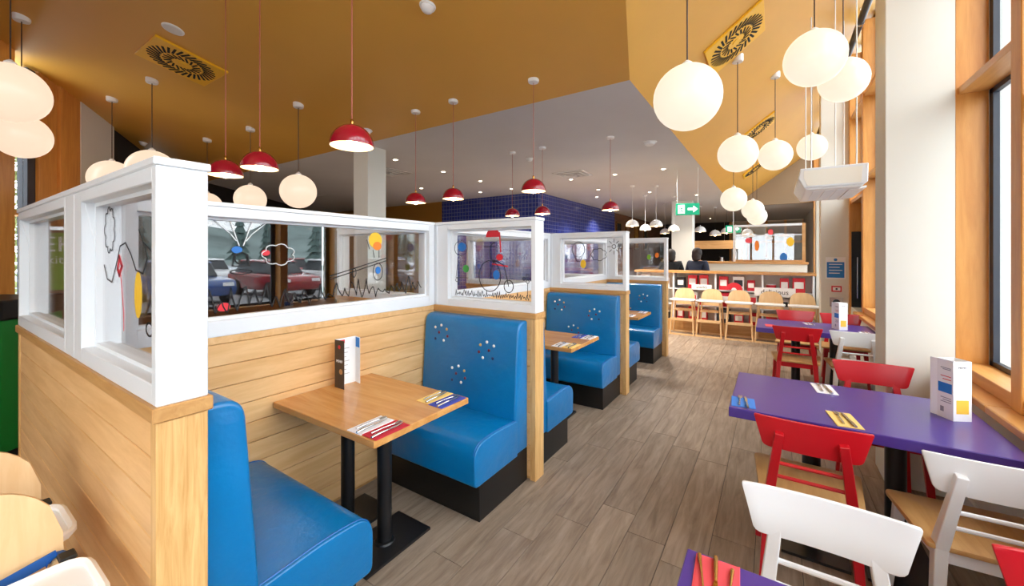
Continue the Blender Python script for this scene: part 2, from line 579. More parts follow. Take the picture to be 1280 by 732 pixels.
# ---- window wall on the right
wr = struct('wall_right')
MB().box(0.97, XW + .12, Y0, YE, 0, 0.76).build('low_wall', 'cream', wr)
MB().box(0.955, 0.97, Y0, YE, 0, 0.11).build('skirting', 'white_paint', wr)
def wcol(name, y0, y1, x0=0.63):
    MB().box(x0, XW + .1, y0, y1, 0, z_light(x0) - 0.005).build(name, 'cream', bevel=0.004, seg=1, kind='structure')
wcol('column_window', 3.622, 3.93)
wcol('column_door', 7.85, 8.10, 0.62)
post_x = (0.955, 1.10)
bays = []
edges = [-4.9, -3.95, -3.0, -2.05, -1.1, -0.15, 0.9, 1.92, 2.92, 3.72]
tz = {0: 2.2, 1: 2.5, 2: 2.1, 3: 2.6, 4: 2.2, 5: 2.55, 6: 2.15, 7: 2.5, 8: 2.24, 9: 2.54}
for i in range(len(edges) - 1): bays.append((edges[i], edges[i + 1], tz[i + 1]))
for i, (a, b_, t) in enumerate([(3.93, 4.85, 2.62), (4.85, 5.8, 2.2), (5.8, 6.8, 2.5), (6.8, 7.85, 2.3)]): bays.append((a, b_, t))
for i, (a, b_, t) in enumerate([(8.1, 9.6, 2.3), (9.6, 11.1, 2.3), (11.1, 12.6, 2.4), (12.6, 14.2, 2.4)]): bays.append((a, b_, t))
for i, (ya, yb, t) in enumerate(bays):
    w = struct('window_%d' % (i + 1))
    ztop = z_light(0.955)
    door = (abs(ya - 6.8) < .01)
    zb = 0.02 if door else 0.87
    MB().prism([(yb - .10, 0.80 if not door else 0.0), (yb, 0.80 if not door else 0.0), (yb, ztop), (yb - .10, ztop)], 'X', *post_x).build('post', 'window_oak', w, bevel=0.004, seg=1)
    if not door:
        MB().box(0.87, 0.985, ya, yb, 0.76, 0.80).build('sill', 'window_oak_y', w, bevel=0.005, seg=1)
        MB().box(0.965, 1.14, ya, yb - .1, 0.80, 0.87).build('bottom_rail', 'window_oak_y', w, bevel=0.003, seg=1)
    MB().box(0.97, 1.13, ya, yb - .1, t, t + .045).build('transom', 'window_oak_y', w, bevel=0.003, seg=1)
    MB().box(0.97, 1.13, ya, yb - .1, 3.55, 3.60).build('transom', 'window_oak_y', w, bevel=0.003, seg=1)
    fr = MB()
    for zz0, zz1 in ((zb, t), (t + .045, 3.55), (3.60, z_light(1.1))):
        y0, y1 = ya + 0.002, yb - .1
        fr.box(1.10, 1.127, y0, y0 + .05, zz0, zz1).box(1.10, 1.127, y1 - .05, y1, zz0, zz1)
        fr.box(1.10, 1.127, y0, y1, zz0, zz0 + .03).box(1.10, 1.127, y0, y1, zz1 - .03, zz1)
    fr.build('frame', 'dark_frame', w)
    for zz0, zz1 in ((zb, t), (t + .045, 3.55), (3.60, z_light(1.1))):
        if door and zz0 < .5:
            MB().box(1.112, 1.128, ya + .05, yb - .15, zz0 + .03, zz1 - .03).build('door_leaf', 'black', w)
            MB().tube([(1.06, ya + .25, .75), (1.06, ya + .25, 1.55)], .014, 10).box(1.055, 1.11, ya + .24, ya + .26, .82, .84).box(1.055, 1.11, ya + .24, ya + .26, 1.46, 1.48).build('handle', 'steel', w, smooth=True)
        else:
            MB().box(1.118, 1.126, ya + .05, yb - .15, zz0 + .03, zz1 - .03).build('pane', 'window_glass', w)
    if door:
        MB().box(.975, 1.085, yb - .118, yb - .101, .70, 1.88).build('casement', 'black', w, bevel=.003, seg=1)
        MB().tube([(1.04, yb - .15, .9), (1.04, yb - .15, 1.5)], .010, 8).box(1.034, 1.046, yb - .15, yb - .118, .95, .96).box(1.034, 1.046, yb - .15, yb - .118, 1.44, 1.45).build('casement_handle', 'steel', w, smooth=True)
    MB().box(1.13, 1.165, yb - .09, yb - .02, 0.3, z_light(1.1)).build('outer_fin', 'window_oak', w)

# ---- skewed window wall on the far left
AX, AY = -3.2, -1.6
ang = math.atan2(2.215 - AY, -8.923 - AX)
wl = struct('wall_left', (AX, AY, 0), ang)
def wl_box(s0, s1, d0, d1, z0, z1, nm, m, kind=None, bv=0):
    return MB().box(s0, s1, d0, d1, z0, z1).build(nm, m, wl, bevel=bv, seg=1)
def sk(x, y): return math.hypot(x - AX, y - AY)
# local +x runs along the wall away from the camera, local +y points outdoors (away to -x,-y)
S = {p: sk(*q) for p, q in {0: (-6.402, .531), 10: (-6.487, .588), 37: (-6.74, .757), 47: (-6.843, .826), 70: (-7.1, .998), 95: (-7.421, 1.212), 137: (-8.085, 1.655), 145: (-8.233, 1.755), 177: (-8.923, 2.215)}.items()}
def roof_at(s): return z_dark(AY + s * math.sin(ang)) - 0.01
wl_box(0, S[47] + .03, 0.0, 0.12, 0, 0.8, 'low_wall', 'brown_panel')
for s0, s1, d0, nm in ((S[0] - .25, S[10], -0.05, 'post'), (S[47], S[70], -0.01, 'post'), (S[70], S[95], -0.04, 'post'), (S[0] - 1.4, S[0] - 1.2, -.05, 'post'), (S[0] - 2.5, S[0] - 2.3, -.05, 'post'), (0.0, .15, -.05, 'post')):
    wl_box(s0, s1, d0, 0.15, 0, roof_at(s0) + .02, nm, 'window_oak', bv=.004)
wl_box(S[95], S[137], -0.05, 0.15, 0, roof_at(S[95]) + .02, 'column', 'cream')
wl_box(S[137], S[177] + .1, 0.0, 0.15, 0, roof_at(S[137]) + .0, 'end_panel', 'dark_wall')
wl_box(S[37], S[47], 0.02, 0.10, .8, roof_at(S[47]), 'frame', 'dark_frame')
MB().prism([(.15, .8), (S[0] - .2, .8), (S[0] - .2, roof_at(S[0] - .2) + .06), (.15, roof_at(.15) + .06)], 'Y', 0.0, 0.12).build('light_blocking_panel', 'brown_panel', wl)  # unseen stretch made solid to cut light on near planks and dim pane reflections
for s0, s1 in ((S[10], S[37]),):
    wl_box(s0, s1, 0.05, 0.06, .8, roof_at(s0) + .02, 'pane', 'window_glass')
    wl_box(s0, s1, -0.02, 0.14, 1.95, 2.0, 'transom', 'window_oak')

# ---- outdoors
MB().box(XW + .12, 140, -60, 120, -0.35, -0.15).build('ground_car_park', 'asphalt', kind='structure')
MB().box(34, 60, -60, 120, -0.15, -0.10).build('ground_frosted_field', 'lake', kind='structure')
MB().box(-60, XL - .2, -40, 40, -0.35, -0.15).build('ground_garden', 'hillside', kind='structure')
MB().box(XL - .2, -3.3, -40, Y0 - .2, -0.35, -0.15).build('ground_lawn', 'hillside', kind='structure')
hv = []; hf = []
rn = random.Random(11)
NH = 40
for i in range(NH):
    y = -80 + 220 * i / (NH - 1)
    h = 11 + 3 * math.sin(i * .5) + 2 * math.sin(i * 1.3)
    hv += [(72, y, -0.3), (95, y, h * .7), (120, y, h)]
for i in range(NH - 1):
    for j in range(2):
        a = i * 3 + j
        hf.append((a, a + 1, a + 4, a + 3))
MB().add(hv, hf).build('hill', 'hillside', smooth=True, kind='structure')

# ================================================================== BOOTH PARTITIONS
PC = [0.42 + 1.985 * i for i in range(4)]      # cross partition centre lines
HT = 0.0575                                    # half thickness
X_A, XM0, XM1, X_F = -1.345, -2.27, -2.385, -3.60
ZC0, ZC1, ZT = 1.10, 1.14, 1.775
NPL = 10
PH = (ZC0 - 0.02) / NPL

def frame_bars(mb, a0, a1, axis, c, w=0.062, w2=None, zb=.075, zt=.05):
    """white screen frame between a0..a1 along axis, centred on c across"""
    def bx(s0, s1, h, z0, z1):
        if axis == 'X': mb.box(s0, s1, c - h, c + h, z0, z1)
        else: mb.box(c - h, c + h, s0, s1, z0, z1)
    lo, hi = min(a0, a1), max(a0, a1)
    w2 = w if w2 is None else w2
    bx(lo, lo + w, HT, ZC1, ZT); bx(hi - w2, hi, HT, ZC1, ZT)
    bx(lo + w, hi - w2, HT, ZC1, ZC1 + zb); bx(lo + w, hi - w2, HT, ZT - zt, ZT)
    return lo + w, hi - w2, ZC1 + zb, ZT - zt
def beads(mb, r, axis, c):
    lo, hi, z0, z1 = r
    def bx(s0, s1, z0, z1):
        if axis == 'X': mb.box(s0, s1, c - .022, c + .022, z0, z1)
        else: mb.box(c - .022, c + .022, s0, s1, z0, z1)
    b = .014
    bx(lo, lo + b, z0, z1); bx(hi - b, hi, z0, z1); bx(lo + b, hi - b, z0, z0 + b); bx(lo + b, hi - b, z1 - b, z1)
    return lo + b, hi - b, z0 + b, z1 - b
def top_strip(mb, lo, hi, axis, c):
    if axis == 'X': mb.box(lo, hi, c - HT - .006, c + HT + .006, ZT, ZT + .022)
    else: mb.box(c - HT - .006, c + HT + .006, lo, hi, ZT, ZT + .022)

PANES = {}
def cross_partition(i, label):
    c = PC[i]
    t = thing('booth_partition', label, 'partition', (0, c, 0), 0, 'glazed booth partitions across the row')
    # dado: core, planks on both faces, oak end posts, oak cap
    MB().box(X_F + .04, X_A - .045, -.040, .040, 0.0, ZC0).build('core', 'oak_cap', t)
    pm = MB().box((X_F + .045), (X_A - .046), -.0065, .0065, -PH / 2 + .0015, PH / 2 - .0015).mesh('dado_plank', 'oak_dado', bevel=0.0022, seg=1)
    for k in range(NPL):
        for sgn in (-1, 1):
            put('dado_plank', pm, t, (0, sgn * .0465, .02 + PH * (k + .5)))
    MB().box(X_A - .045, X_A, -HT, HT, 0, ZC0).build('end_post', 'oak_post', t, bevel=.003, seg=1)
    MB().box(X_F, X_F + .045, -HT, HT, 0, ZC0).build('end_post', 'oak_post', t, bevel=.003, seg=1)
    MB().box(X_F - .008, X_A + .008, -HT - .010, HT + .010, ZC0, ZC1).build('cap', 'oak_cap', t, bevel=.003, seg=1)
    for key, (a, b) in (('A', (XM0 + .02, X_A)), ('F', (X_F, XM1 - .02))):
        mb = MB()
        r = frame_bars(mb, a, b, 'X', 0.0, *((.11, .034) if key == 'A' else (.036, .02)), zb=.055, zt=.042)
        mb.build('screen_frame', 'white_paint', t, bevel=.003, seg=1)
        bd = MB(); g = beads(bd, r, 'X', 0.0)
        bd.build('glazing_bead', 'white_paint', t)
        PANES[(i, key)] = (MB().box(g[0] - .005, g[1] + .005, -.003, .003, g[2] - .005, g[3] + .005).build('pane', 'pane_glass', t), g)
    MB().box(XM1 - .02, XM0 + .02, -HT, HT, ZC1, ZT).build('mullion', 'white_paint', t, bevel=.003, seg=1)
    st = MB(); top_strip(st, X_F, X_A + .004, 'X', 0.0)
    st.build('top_rail', 'white_paint', t, bevel=.003, seg=1)
    return t
def long_partition(i, label):
    y0, y1 = PC[i] + HT + .011, PC[i + 1] - HT - .011
    c = (XM0 + XM1) / 2
    t = thing('spine_partition', label, 'partition', (c, 0, 0), 0, 'glazed spine partitions between back to back booths')
    MB().box(-.040, .040, y0, y1, 0.0, ZC0).build('core', 'oak_cap', t)
    L = y1 - y0
    pm = MB().box(-L / 2, L / 2, -.0065, .0065, -PH / 2 + .0015, PH / 2 - .0015).mesh('dado_plank', 'oak_dado', bevel=0.0022, seg=1)
    for k in range(NPL):
        for sgn in (-1, 1):
            put('dado_plank', pm, t, (sgn * .0465, (y0 + y1) / 2, .02 + PH * (k + .5)), (0, 0, PI / 2))
    MB().box(-.053, .053, y0, y1, ZC0, ZC1).build('cap', 'oak_dado', t, bevel=.003, seg=1)
    mb = MB(); r = frame_bars(mb, y0, y1, 'Y', 0.0, .06)
    mb.build('screen_frame', 'white_paint', t, bevel=.003, seg=1)
    bd = MB(); g = beads(bd, r, 'Y', 0.0)
    bd.build('glazing_bead', 'white_paint', t)
    PANES[(i, 'L')] = (MB().box(-.003, .003, g[0] - .005, g[1] + .005, g[2] - .005, g[3] + .005).build('pane', 'pane_glass', t), g)
    st = MB(); top_strip(st, y0, y1, 'Y', 0.0)
    st.build('top_rail', 'white_paint', t, bevel=.003, seg=1)
    return t
cross_partition(0, 'nearest booth partition, oak plank base with white framed glass and thick white end')
cross_partition(1, 'white framed glass partition with penny farthing drawing, behind the nearest blue bench')
cross_partition(2, 'white framed glass partition with balloon and cloud drawing, between second and third booths')
cross_partition(3, 'farthest white framed glass booth partition, beside the row of high chairs')
long_partition(0, 'long white framed glass screen above oak planks behind the nearest wooden table')
long_partition(1, 'long white framed glass screen behind the second booth')
long_partition(2, 'long white framed glass screen behind the farthest booth')

def ink(key, lines, m='ink', w=.006, side=None):
    pane, g = PANES[key]
    plane = 'X' if key[1] == 'L' else 'Y'
    off = (.0045 if plane == 'X' else -.0045)
    return ribbons(lines, w, plane, off).build('drawing', m, pane)
def disc(key, cx, cz, rx, rz, m, a0=0, a1=360, lift=0.0):
    pane, g = PANES[key]
    pts = circ(cx, cz, rx, rz, 20, a0, a1)
    if a1 - a0 == 360: pts = pts[:-1]
    ax = 'X' if key[1] == 'L' else 'Y'
    o = (.0035 + lift) * (1 if ax == 'X' else -1)
    return MB().prism(pts, ax, o, o + (.001 if ax == 'X' else -.001)).build('sticker', m, pane)

# ---- long screen of the nearest booth (y along, z up)
g = PANES[(0, 'L')][1]
ink((0, 'L'), [scribble(g[0] + .02, g[1] - .02, g[2] + .012, .14, 62, 5)], 'ink', .006)
ink((0, 'L'), [[(.97 + dx * .2, 1.57 + abs(dx) * .35), (.97 + dx * .42, 1.60 + abs(dx) * .4), (.97 + dx, 1.71)] for dx in (-.12, -.05, .05, .12)], 'ink_white', .005)
ink((0, 'L'), [circ(.97, 1.52, .03, .03), [(.94, 1.54), (.93, 1.48), (1.01, 1.48), (1.0, 1.54)], circ(.97, 1.45, .05, .012)], 'ink', .005)
disc((0, 'L'), .95, 1.565, .025, .018, 'ink_blue')
ink((0, 'L'), [cloud(1.16, 1.54, .075, .05, 7)], 'ink_white', .005)
disc((0, 'L'), 1.09, 1.55, .022, .016, 'ink_red')
ink((0, 'L'), [[(1.47, 1.405), (1.90, 1.515)], [(1.47, 1.385), (1.90, 1.495)]], 'ink', .006)
ink((0, 'L'), [circ(1.83, 1.42, .04, .06), [(1.76, 1.58), (1.74, 1.64)], [(1.80, 1.52), (1.79, 1.57)], [(1.84, 1.52), (1.84, 1.57)], circ(1.64, 1.42, .015, .03)], 'ink', .005)
disc((0, 'L'), 1.81, 1.64, .055, .055, 'ink_yellow')
disc((0, 'L'), 1.825, 1.60, .035, .03, 'ink_orange', lift=.0012)
disc((0, 'L'), 1.83, 1.43, .022, .026, 'ink_blue', lift=.0022)
disc((0, 'L'), .89, 1.275, .03, .022, 'ink_red')
# ---- end screen of the nearest partition (x along)
ink((0, 'A'), [cloud(-2.03, 1.63, .055, .07, 9)], 'ink', .004)
ink((0, 'A'), [[(-2.10, 1.50), (-2.06, 1.45), (-2.0, 1.44), (-1.95, 1.50), (-1.90, 1.57), (-1.84, 1.58), (-1.78, 1.54), (-1.73, 1.49), (-1.66, 1.48), (-1.62, 1.53), (-1.66, 1.58)],
               [(-1.70, 1.62), (-1.66, 1.58), (-1.58, 1.55), (-1.52, 1.57)], circ(-1.56, 1.555, .02, .02)], 'ink', .005)
ink((0, 'A'), [[(-1.93, 1.49), (-1.91, 1.53), (-1.88, 1.50), (-1.91, 1.47), (-1.93, 1.49)]], 'ink_red', .016)
ink((0, 'A'), [[(-1.895, 1.47), (-1.86, 1.34), (-1.86, 1.28)]], 'ink_red', .003)
disc((0, 'A'), -1.71, 1.41, .035, .075, 'ink_yellow')
ink((0, 'A'), [circ(-1.60, 1.31, .03, .02), circ(-1.54, 1.33, .02, .03), [(-1.57, 1.30), (-1.55, 1.24)]], 'ink', .006)
# ---- penny farthing screen
g = PANES[(1, 'A')][1]
ink((1, 'A'), [scribble(g[0] + .02, g[1] - .02, g[2] + .01, .05, 70, 9)], 'ink', .004)
ink((1, 'A'), [circ(-1.77, 1.38, .10, .115, 24), circ(-1.77, 1.60, .05, .0, 2), circ(-1.60, 1.31, .04, .045), [(-1.77, 1.38), (-1.73, 1.50), (-1.64, 1.46), (-1.60, 1.31)], circ(-1.72, 1.56, .05, .07, 12, 90, 300)], 'ink', .006)
ink((1, 'A'), [[(-1.745, 1.47), (-1.61, 1.455)], [(-1.68, 1.70), (-1.67, 1.56)]], 'ink_red', .010)
disc((1, 'A'), -1.74, 1.67, .065, .065, 'ink_red', 0, 180)
disc((1, 'A'), -1.71, 1.39, .03, .035, 'ink_blue')
disc((1, 'A'), -1.68, 1.52, .03, .025, 'ink_red')
disc((1, 'A'), -2.04, 1.60, .04, .035, 'ink_blue')
ink((1, 'A'), [circ(-2.05, 1.59, .065, .06), [(-2.08, 1.50), (-2.10, 1.36), (-1.98, 1.36)], circ(-2.09, 1.34, .014), circ(-1.44, 1.35, .012), circ(-1.47, 1.37, .012), circ(-1.41, 1.37, .012), circ(-1.44, 1.39, .012), [(-1.44, 1.34), (-1.44, 1.25)]], 'ink', .004)
disc((1, 'A'), -2.0, 1.43, .03, .03, 'ink_green')
# ---- balloon, cloud and sun screen
ink((2, 'A'), [circ(-1.93, 1.60, .08, .09), [(-1.98, 1.52), (-1.95, 1.46), (-1.91, 1.46), (-1.88, 1.52)], cloud(-1.68, 1.54, .08, .06, 7), circ(-1.50, 1.63, .022)] +
    [[(-1.50 + .04 * math.cos(a), 1.63 + .05 * math.sin(a)), (-1.50 + .075 * math.cos(a), 1.63 + .085 * math.sin(a))] for a in [PI * j / 4 for j in range(8)]], 'ink', .006)
disc((2, 'A'), -1.87, 1.43, .035, .05, 'ink_yellow')
disc((3, 'A'), -1.62, 1.50, .03, .04, 'lime')
disc((3, 'A'), -1.50, 1.53, .03, .04, 'ink_orange')

# ================================================================== BOOTH BENCHES
def rounded(pts, r, n=4):
    out = []
    k = len(pts)
    for i in range(k):
        p0 = Vector(pts[i - 1]); p = Vector(pts[i]); p1 = Vector(pts[(i + 1) % k])
        rr = r[i] if isinstance(r, (list, tuple)) else r
        if rr <= 0: out.append(tuple(p)); continue
        a = p + (p0 - p).normalized() * rr; b = p + (p1 - p).normalized() * rr
        for j in range(n + 1):
            t = j / n
            out.append(tuple(a * (1 - t) ** 2 + p * 2 * t * (1 - t) + b * t ** 2))
    return out
BL = 0.88
CL = [(0.255, .955), (-0.175, 0.88), (0.07, 0.68)]
def make_bench(name, label):
    t = thing(name, label, 'bench', (0, 0, 0), 0, 'blue leather booth benches')
    MB().box(-BL / 2 + .02, BL / 2 - .02, 0.0, .53, 0, .22).build('plinth', 'black', t, bevel=.002, seg=1)
    prof = rounded([(0.004, .225), (0.004, 1.090), (.12, 1.090), (.165, .46), (.165, .225)], [0, .02, .07, .02, 0], 6)
    MB().prism(prof, 'X', -BL / 2 + .012, BL / 2 - .012).build('backrest', 'leather', t, smooth=50, bevel=.020, seg=4, ang=60)
    sp = rounded([(.15, .225), (.15, .455), (.40, .475), (.60, .462), (.595, .225)], [0, .01, .08, .095, .03], 8)
    s = MB().prism(sp, 'X', -BL / 2, BL / 2).build('seat', 'leather', t, smooth=50, bevel=.046, seg=5, ang=60)
    for sx in (-1, 1):
        x = sx * (BL / 2 - .016)
        MB().tube([(x, p[0], p[1]) for p in sp[2:-11]], .0035, 6).build('piping', 'leather_seam', s, smooth=True)
    rn = random.Random(4)
    ms = ['button_white', 'button_white', 'button_gold', 'button_wine', 'button_white', 'button_navy', 'button_wine']
    bt = {m: MB().lathe([(.0, -.004), (.0105, -.003), (.0105, .001), (.007, .0035), (0, .004)], 10).mesh('button', m, smooth=True) for m in set(ms)}
    offs = [(-.06, .035), (.0, .055), (.055, .03), (-.02, 0), (.03, -.055), (-.055, -.05), (.065, -.02)]
    for cx, cz in CL:
        fl = rn.choice((-1, 1))
        for m, (ox, oz) in zip(ms, offs):
            z = cz + oz
            y = .12 + (1.09 - z) / .63 * .045 + .001
            put('button', bt[m], t, (cx + ox * fl, y, z), (-PI / 2 + .071, 0, 0))
    return t
bx_c = (XM0 + (-1.385)) / 2 - .005
fx_c = (XM1 - .01 - BL / 2)
b0 = make_bench('booth_bench', 'nearest blue leather booth bench, its back against the thick white partition end')
b0.location = (bx_c, PC[0] + HT, 0)
labs = ['blue leather bench with coloured buttons facing the nearest wooden table',
        'blue leather bench seat just beyond the second oak end post, facing away',
        'blue leather bench with buttons at the far side of the second wooden table',
        'blue leather bench seat just beyond the third oak end post, facing away',
        'farthest blue leather bench with buttons, against the last booth partition']
for q in range(5):
    part = (q + 2) // 2; away = (q % 2 == 1)
    copy_tree(b0, (bx_c, PC[part] + (HT if away else -HT), 0), 0 if away else PI, labs[q])
flab = ['blue leather bench behind the glass, nearest bench of the hidden back row',
        'second blue leather bench behind the long glass screen', 'third blue leather bench behind the long glass screen',
        'fourth blue leather bench behind the long glass screen', 'fifth blue leather bench of the hidden back row', 'farthest blue leather bench of the hidden back row']
for q in range(6):
    part = (q + 1) // 2; away = (q % 2 == 0)
    copy_tree(b0, (fx_c - .01, PC[part] + (HT if away else -HT), 0), 0 if away else PI, flab[q], 'blue leather benches of the back row')

# ================================================================== BOOTH TABLES
def make_booth_table(label):
    t = thing('booth_table', label, 'table', (0, 0, 0), 0, 'oak booth tables')
    MB().box(-.42, .42, -.315, .315, .712, .745).build('tabletop', 'oak_top', t, bevel=.003, seg=1)
    for x in (-.22, .10):
        MB().lathe([(.0375, .02), (.0375, .70)], 20, (x, 0, 0)).build('column', 'black_metal', t, smooth=True)
        MB().lathe([(.10, .690), (.10, .711)], 20, (x, 0, 0)).build('top_plate', 'black_metal', t, smooth=True)
        MB().box(x - .13, x + .13, -.21, .21, 0.0, .014).lathe([(.055, .014), (.05, .022), (.04, .024)], 20, (x, 0, 0)).build('base_plate', 'black_metal', t, smooth=True)
    return t
TX = XM0 + .011 + .42
TYC = [(PC[i] + PC[i + 1]) / 2 for i in range(3)]
bt0 = make_booth_table('nearest oak booth table with trifold menu and red and white napkins')
bt0.location = (TX, TYC[0], 0)
copy_tree(bt0, (TX, TYC[1], 0), 0, 'second oak booth table, between two blue benches')
copy_tree(bt0, (TX, TYC[2], 0), 0, 'farthest oak booth table in the aisle row')
for i, l in enumerate(('oak booth table behind the long glass screen, nearest of the back row', 'oak booth table of the back row, second behind the screens', 'oak booth table of the back row, farthest behind the screens')):
    copy_tree(bt0, (XM1 - .011 - .42, TYC[i], 0), PI, l, 'oak tables of the back row')

# ================================================================== CUTLERY, NAPKINS, MENUS
def mesh_fork():
    mb = MB()
    mb.tube([(0, -.095, .003), (0, -.03, .006), (0, .03, .005), (0, .048, .004)], [.006, .0035, .003, .006], 8)
    mb.box(-.011, .011, .045, .058, .003, .0055)
    for x in (-.0095, -.0032, .0032, .0095):
        mb.box(x - .0016, x + .0016, .055, .098, .003, .0055)
    return mb.mesh('fork', 'steel', smooth=True)
def mesh_knife():
    mb = MB()
    mb.tube([(0, -.105, .004), (0, -.06, .006), (0, .0, .005)], [.0065, .007, .0045], 8)
    mb.prism([(-.005, 0), (.006, 0), (.010, .05), (.007, .095), (.0, .108), (-.005, .09)], 'Z', .003, .0052)
    return mb.mesh('knife', 'steel', smooth=True)
def mesh_spoon():
    mb = MB()
    mb.tube([(0, -.095, .003), (0, -.03, .006), (0, .05, .005)], [.0065, .0035, .003], 8)
    mb.sphere((0, .072, .007), .020, 12, 8, .25)
    return mb.mesh('spoon', 'brass', smooth=True)
FK, KN, SP = mesh_fork(), mesh_knife(), mesh_spoon()
FKB = FK.copy(); FKB.materials.clear(); FKB.materials.append(MATS['brass'])
KNB = KN.copy(); KNB.materials.clear(); KNB.materials.append(MATS['brass'])
def mesh_napkin(w, l, m):
    mb = MB()
    mb.box(-w / 2, w / 2, -l / 2, l / 2, 0, .0018)
    mb.box(-w / 2 + .002, w / 2 - .004, -l / 2 + .003, l / 2 - .002, .0018, .0034)
    mb.tube([(-w / 2 + .001, -l / 2, .0018), (-w / 2 + .001, l / 2, .0018)], .0018, 6)
    return mb.mesh('napkin', m)
NAP = {}
def setting(x, y, zt, rz, m, where, w=.098, l=.19, items=('fork', 'knife'), gold=False, colour=''):
    key = (m, w, l)
    if key not in NAP: NAP[key] = mesh_napkin(w, l, m)
    tag(put('napkin', NAP[key], None, (x, y, zt + .0005), (0, 0, rz)), 'folded %s paper napkin %s' % (colour, where), 'napkin', 'folded paper napkins')
    n = len(items)
    for q, it in enumerate(items):
        dx = (q - (n - 1) / 2) * .030
        me = {'fork': FKB if gold else FK, 'knife': KNB if gold else KN, 'spoon': SP}[it]
        lx, ly = dx, .012 * (1 if q == 0 else -.5)
        tag(put(it, me, None, (x + lx * math.cos(rz) - ly * math.sin(rz), y + lx * math.sin(rz) + ly * math.cos(rz), zt + .0045), (0, 0, rz + (q - .5) * .10), (.85, .85, .85)),
            '%s on %s napkin %s' % (it, colour, where), it, 'cutlery on napkins')
ZTOP = .745
y1 = TYC[0]
setting(-1.565, y1 - .215, ZTOP, .02, 'napkin_white', 'at the near edge of the nearest oak table', colour='white')
setting(-1.465, y1 - .210, ZTOP, -.02, 'napkin_red', 'at the near edge of the nearest oak table', colour='red')
setting(-1.575, y1 + .215, ZTOP, .03, 'napkin_yellow', 'at the far edge of the nearest oak table', colour='yellow')
setting(-1.475, y1 + .205, ZTOP, -.03, 'napkin_blue', 'at the far edge of the nearest oak table', colour='blue')
y2 = TYC[1]
setting(-1.565, y2 - .215, ZTOP, .02, 'napkin_white', 'at the near edge of the second oak table', colour='white')
setting(-1.47, y2 - .21, ZTOP, -.02, 'napkin_yellow', 'at the near edge of the second oak table', colour='yellow')
setting(-1.57, y2 + .215, ZTOP, .02, 'napkin_blue', 'at the far edge of the second oak table', colour='blue')
setting(-1.475, y2 + .21, ZTOP, -.02, 'napkin_white', 'at the far edge of the second oak table', colour='white')
y3 = TYC[2]
setting(-1.55, y3 - .21, ZTOP, .02, 'napkin_white', 'at the near edge of the farthest oak booth table', colour='white')
setting(-1.50, y3 + .21, ZTOP, .02, 'napkin_white', 'at the far edge of the farthest oak booth table', colour='white')

# trifold menu on the nearest oak table
mt = thing('table_menu', 'tall trifold menu with dark brown front panel on the nearest oak table', 'menu', (-2.13, 1.46, ZTOP))
def panel(p, q, h, m, nm='panel', th=.0015):
    d = (Vector((*q, 0)) - Vector((*p, 0)))
    return MB().bar((p[0], p[1], h / 2), (q[0], q[1], h / 2), h, th, (0, 0, 1)).build(nm, m, mt)
pa, pb, pc_, pd = (-.075, -.035), (.018, -.035), (-.066, .10), (-.004, .088)
p1 = panel(pa, pb, .285, 'paper_dark'); p2 = panel(pa, pc_, .285, 'paper'); p3 = panel(pc_, pd, .285, 'paper')
a1 = math.atan2(pb[1] - pa[1], pb[0] - pa[0])
mid = ((pa[0] + pb[0]) / 2 + .0015 * math.sin(a1), (pa[1] + pb[1]) / 2 - .0015 * math.cos(a1))
text('MENU', .022, 'paper', p1, (mid[0], mid[1], .16), (PI / 2, 0, a1))
MB().lathe([(.012, 0), (.012, .0006)], 14).build('emblem', 'ink_red', p1, loc=(mid[0], mid[1], .245), rot=(PI / 2, 0, a1))
MB().lathe([(.016, 0), (.016, .0006)], 14).build('emblem', 'kraft', p1, loc=(mid[0] + .015 * math.cos(a1), mid[1] + .015 * math.sin(a1), .10), rot=(PI / 2, 0, a1))
a2 = math.atan2(pc_[1] - pa[1], pc_[0] - pa[0])
MB().box(-.045, -.005, -.001, .0, -.012, .010).build('red_heading', 'ink_red', p2, loc=((pa[0] + pc_[0]) / 2 + .0012, (pa[1] + pc_[1]) / 2, .265), rot=(0, 0, a2))
for k in range(7):
    MB().box(-.04, .025 - .01 * (k % 3), -.0006, .0, -.0015, .0015).build('text_line', 'paper_grey', p2, loc=((pa[0] + pc_[0]) / 2 + .0012, (pa[1] + pc_[1]) / 2, .22 - .026 * k), rot=(0, 0, a2))
a3 = math.atan2(pd[1] - pc_[1], pd[0] - pc_[0])
MB().box(-.025, .025, -.0018, -.0009, -.03, .03).build('blue_patch', 'paper_blue', p3, loc=((pc_[0] + pd[0]) / 2, (pc_[1] + pd[1]) / 2, .25), rot=(0, 0, a3))

# ================================================================== PURPLE TABLES
def make_purple(label):
    t = thing('purple_table', label, 'table', (0, 0, 0), 0, 'purple tables along the windows')
    tp = MB().box(-.52, .52, -.372, .372, .695, .745).build('tabletop', 'purple', t, bevel=.004, seg=2)
    for x in (-.15, .19):
        MB().lathe([(.042, .02), (.042, .68)], 20, (x, 0, 0)).build('column', 'black_metal', t, smooth=True)
        MB().lathe([(.11, .675), (.11, .694)], 20, (x, 0, 0)).build('top_plate', 'black_metal', t, smooth=True)
        MB().box(x - .14, x + .14, -.24, .24, 0.0, .014).lathe([(.06, .014), (.05, .024), (.042, .026)], 20, (x, 0, 0)).build('base_plate', 'black_metal', t, smooth=True)
    return t
PT = [(.325, .796), (.325, 2.738), (.36, 5.49)]
pt0 = make_purple('purple table beside the windows with blue and yellow napkins and a tall menu')
pt0.location = (*PT[1], 0)
copy_tree(pt0, (*PT[0], 0), 0, 'purple table corner at the bottom edge, with striped coral napkin')
copy_tree(pt0, (*PT[2], 0), 0, 'farther purple table in front of the white column with notices')
setting(-.135, 2.475, ZTOP, .08, 'napkin_sky', 'at the corner of the middle purple table', .11, .155, ('fork', 'knife'), colour='bright blue')
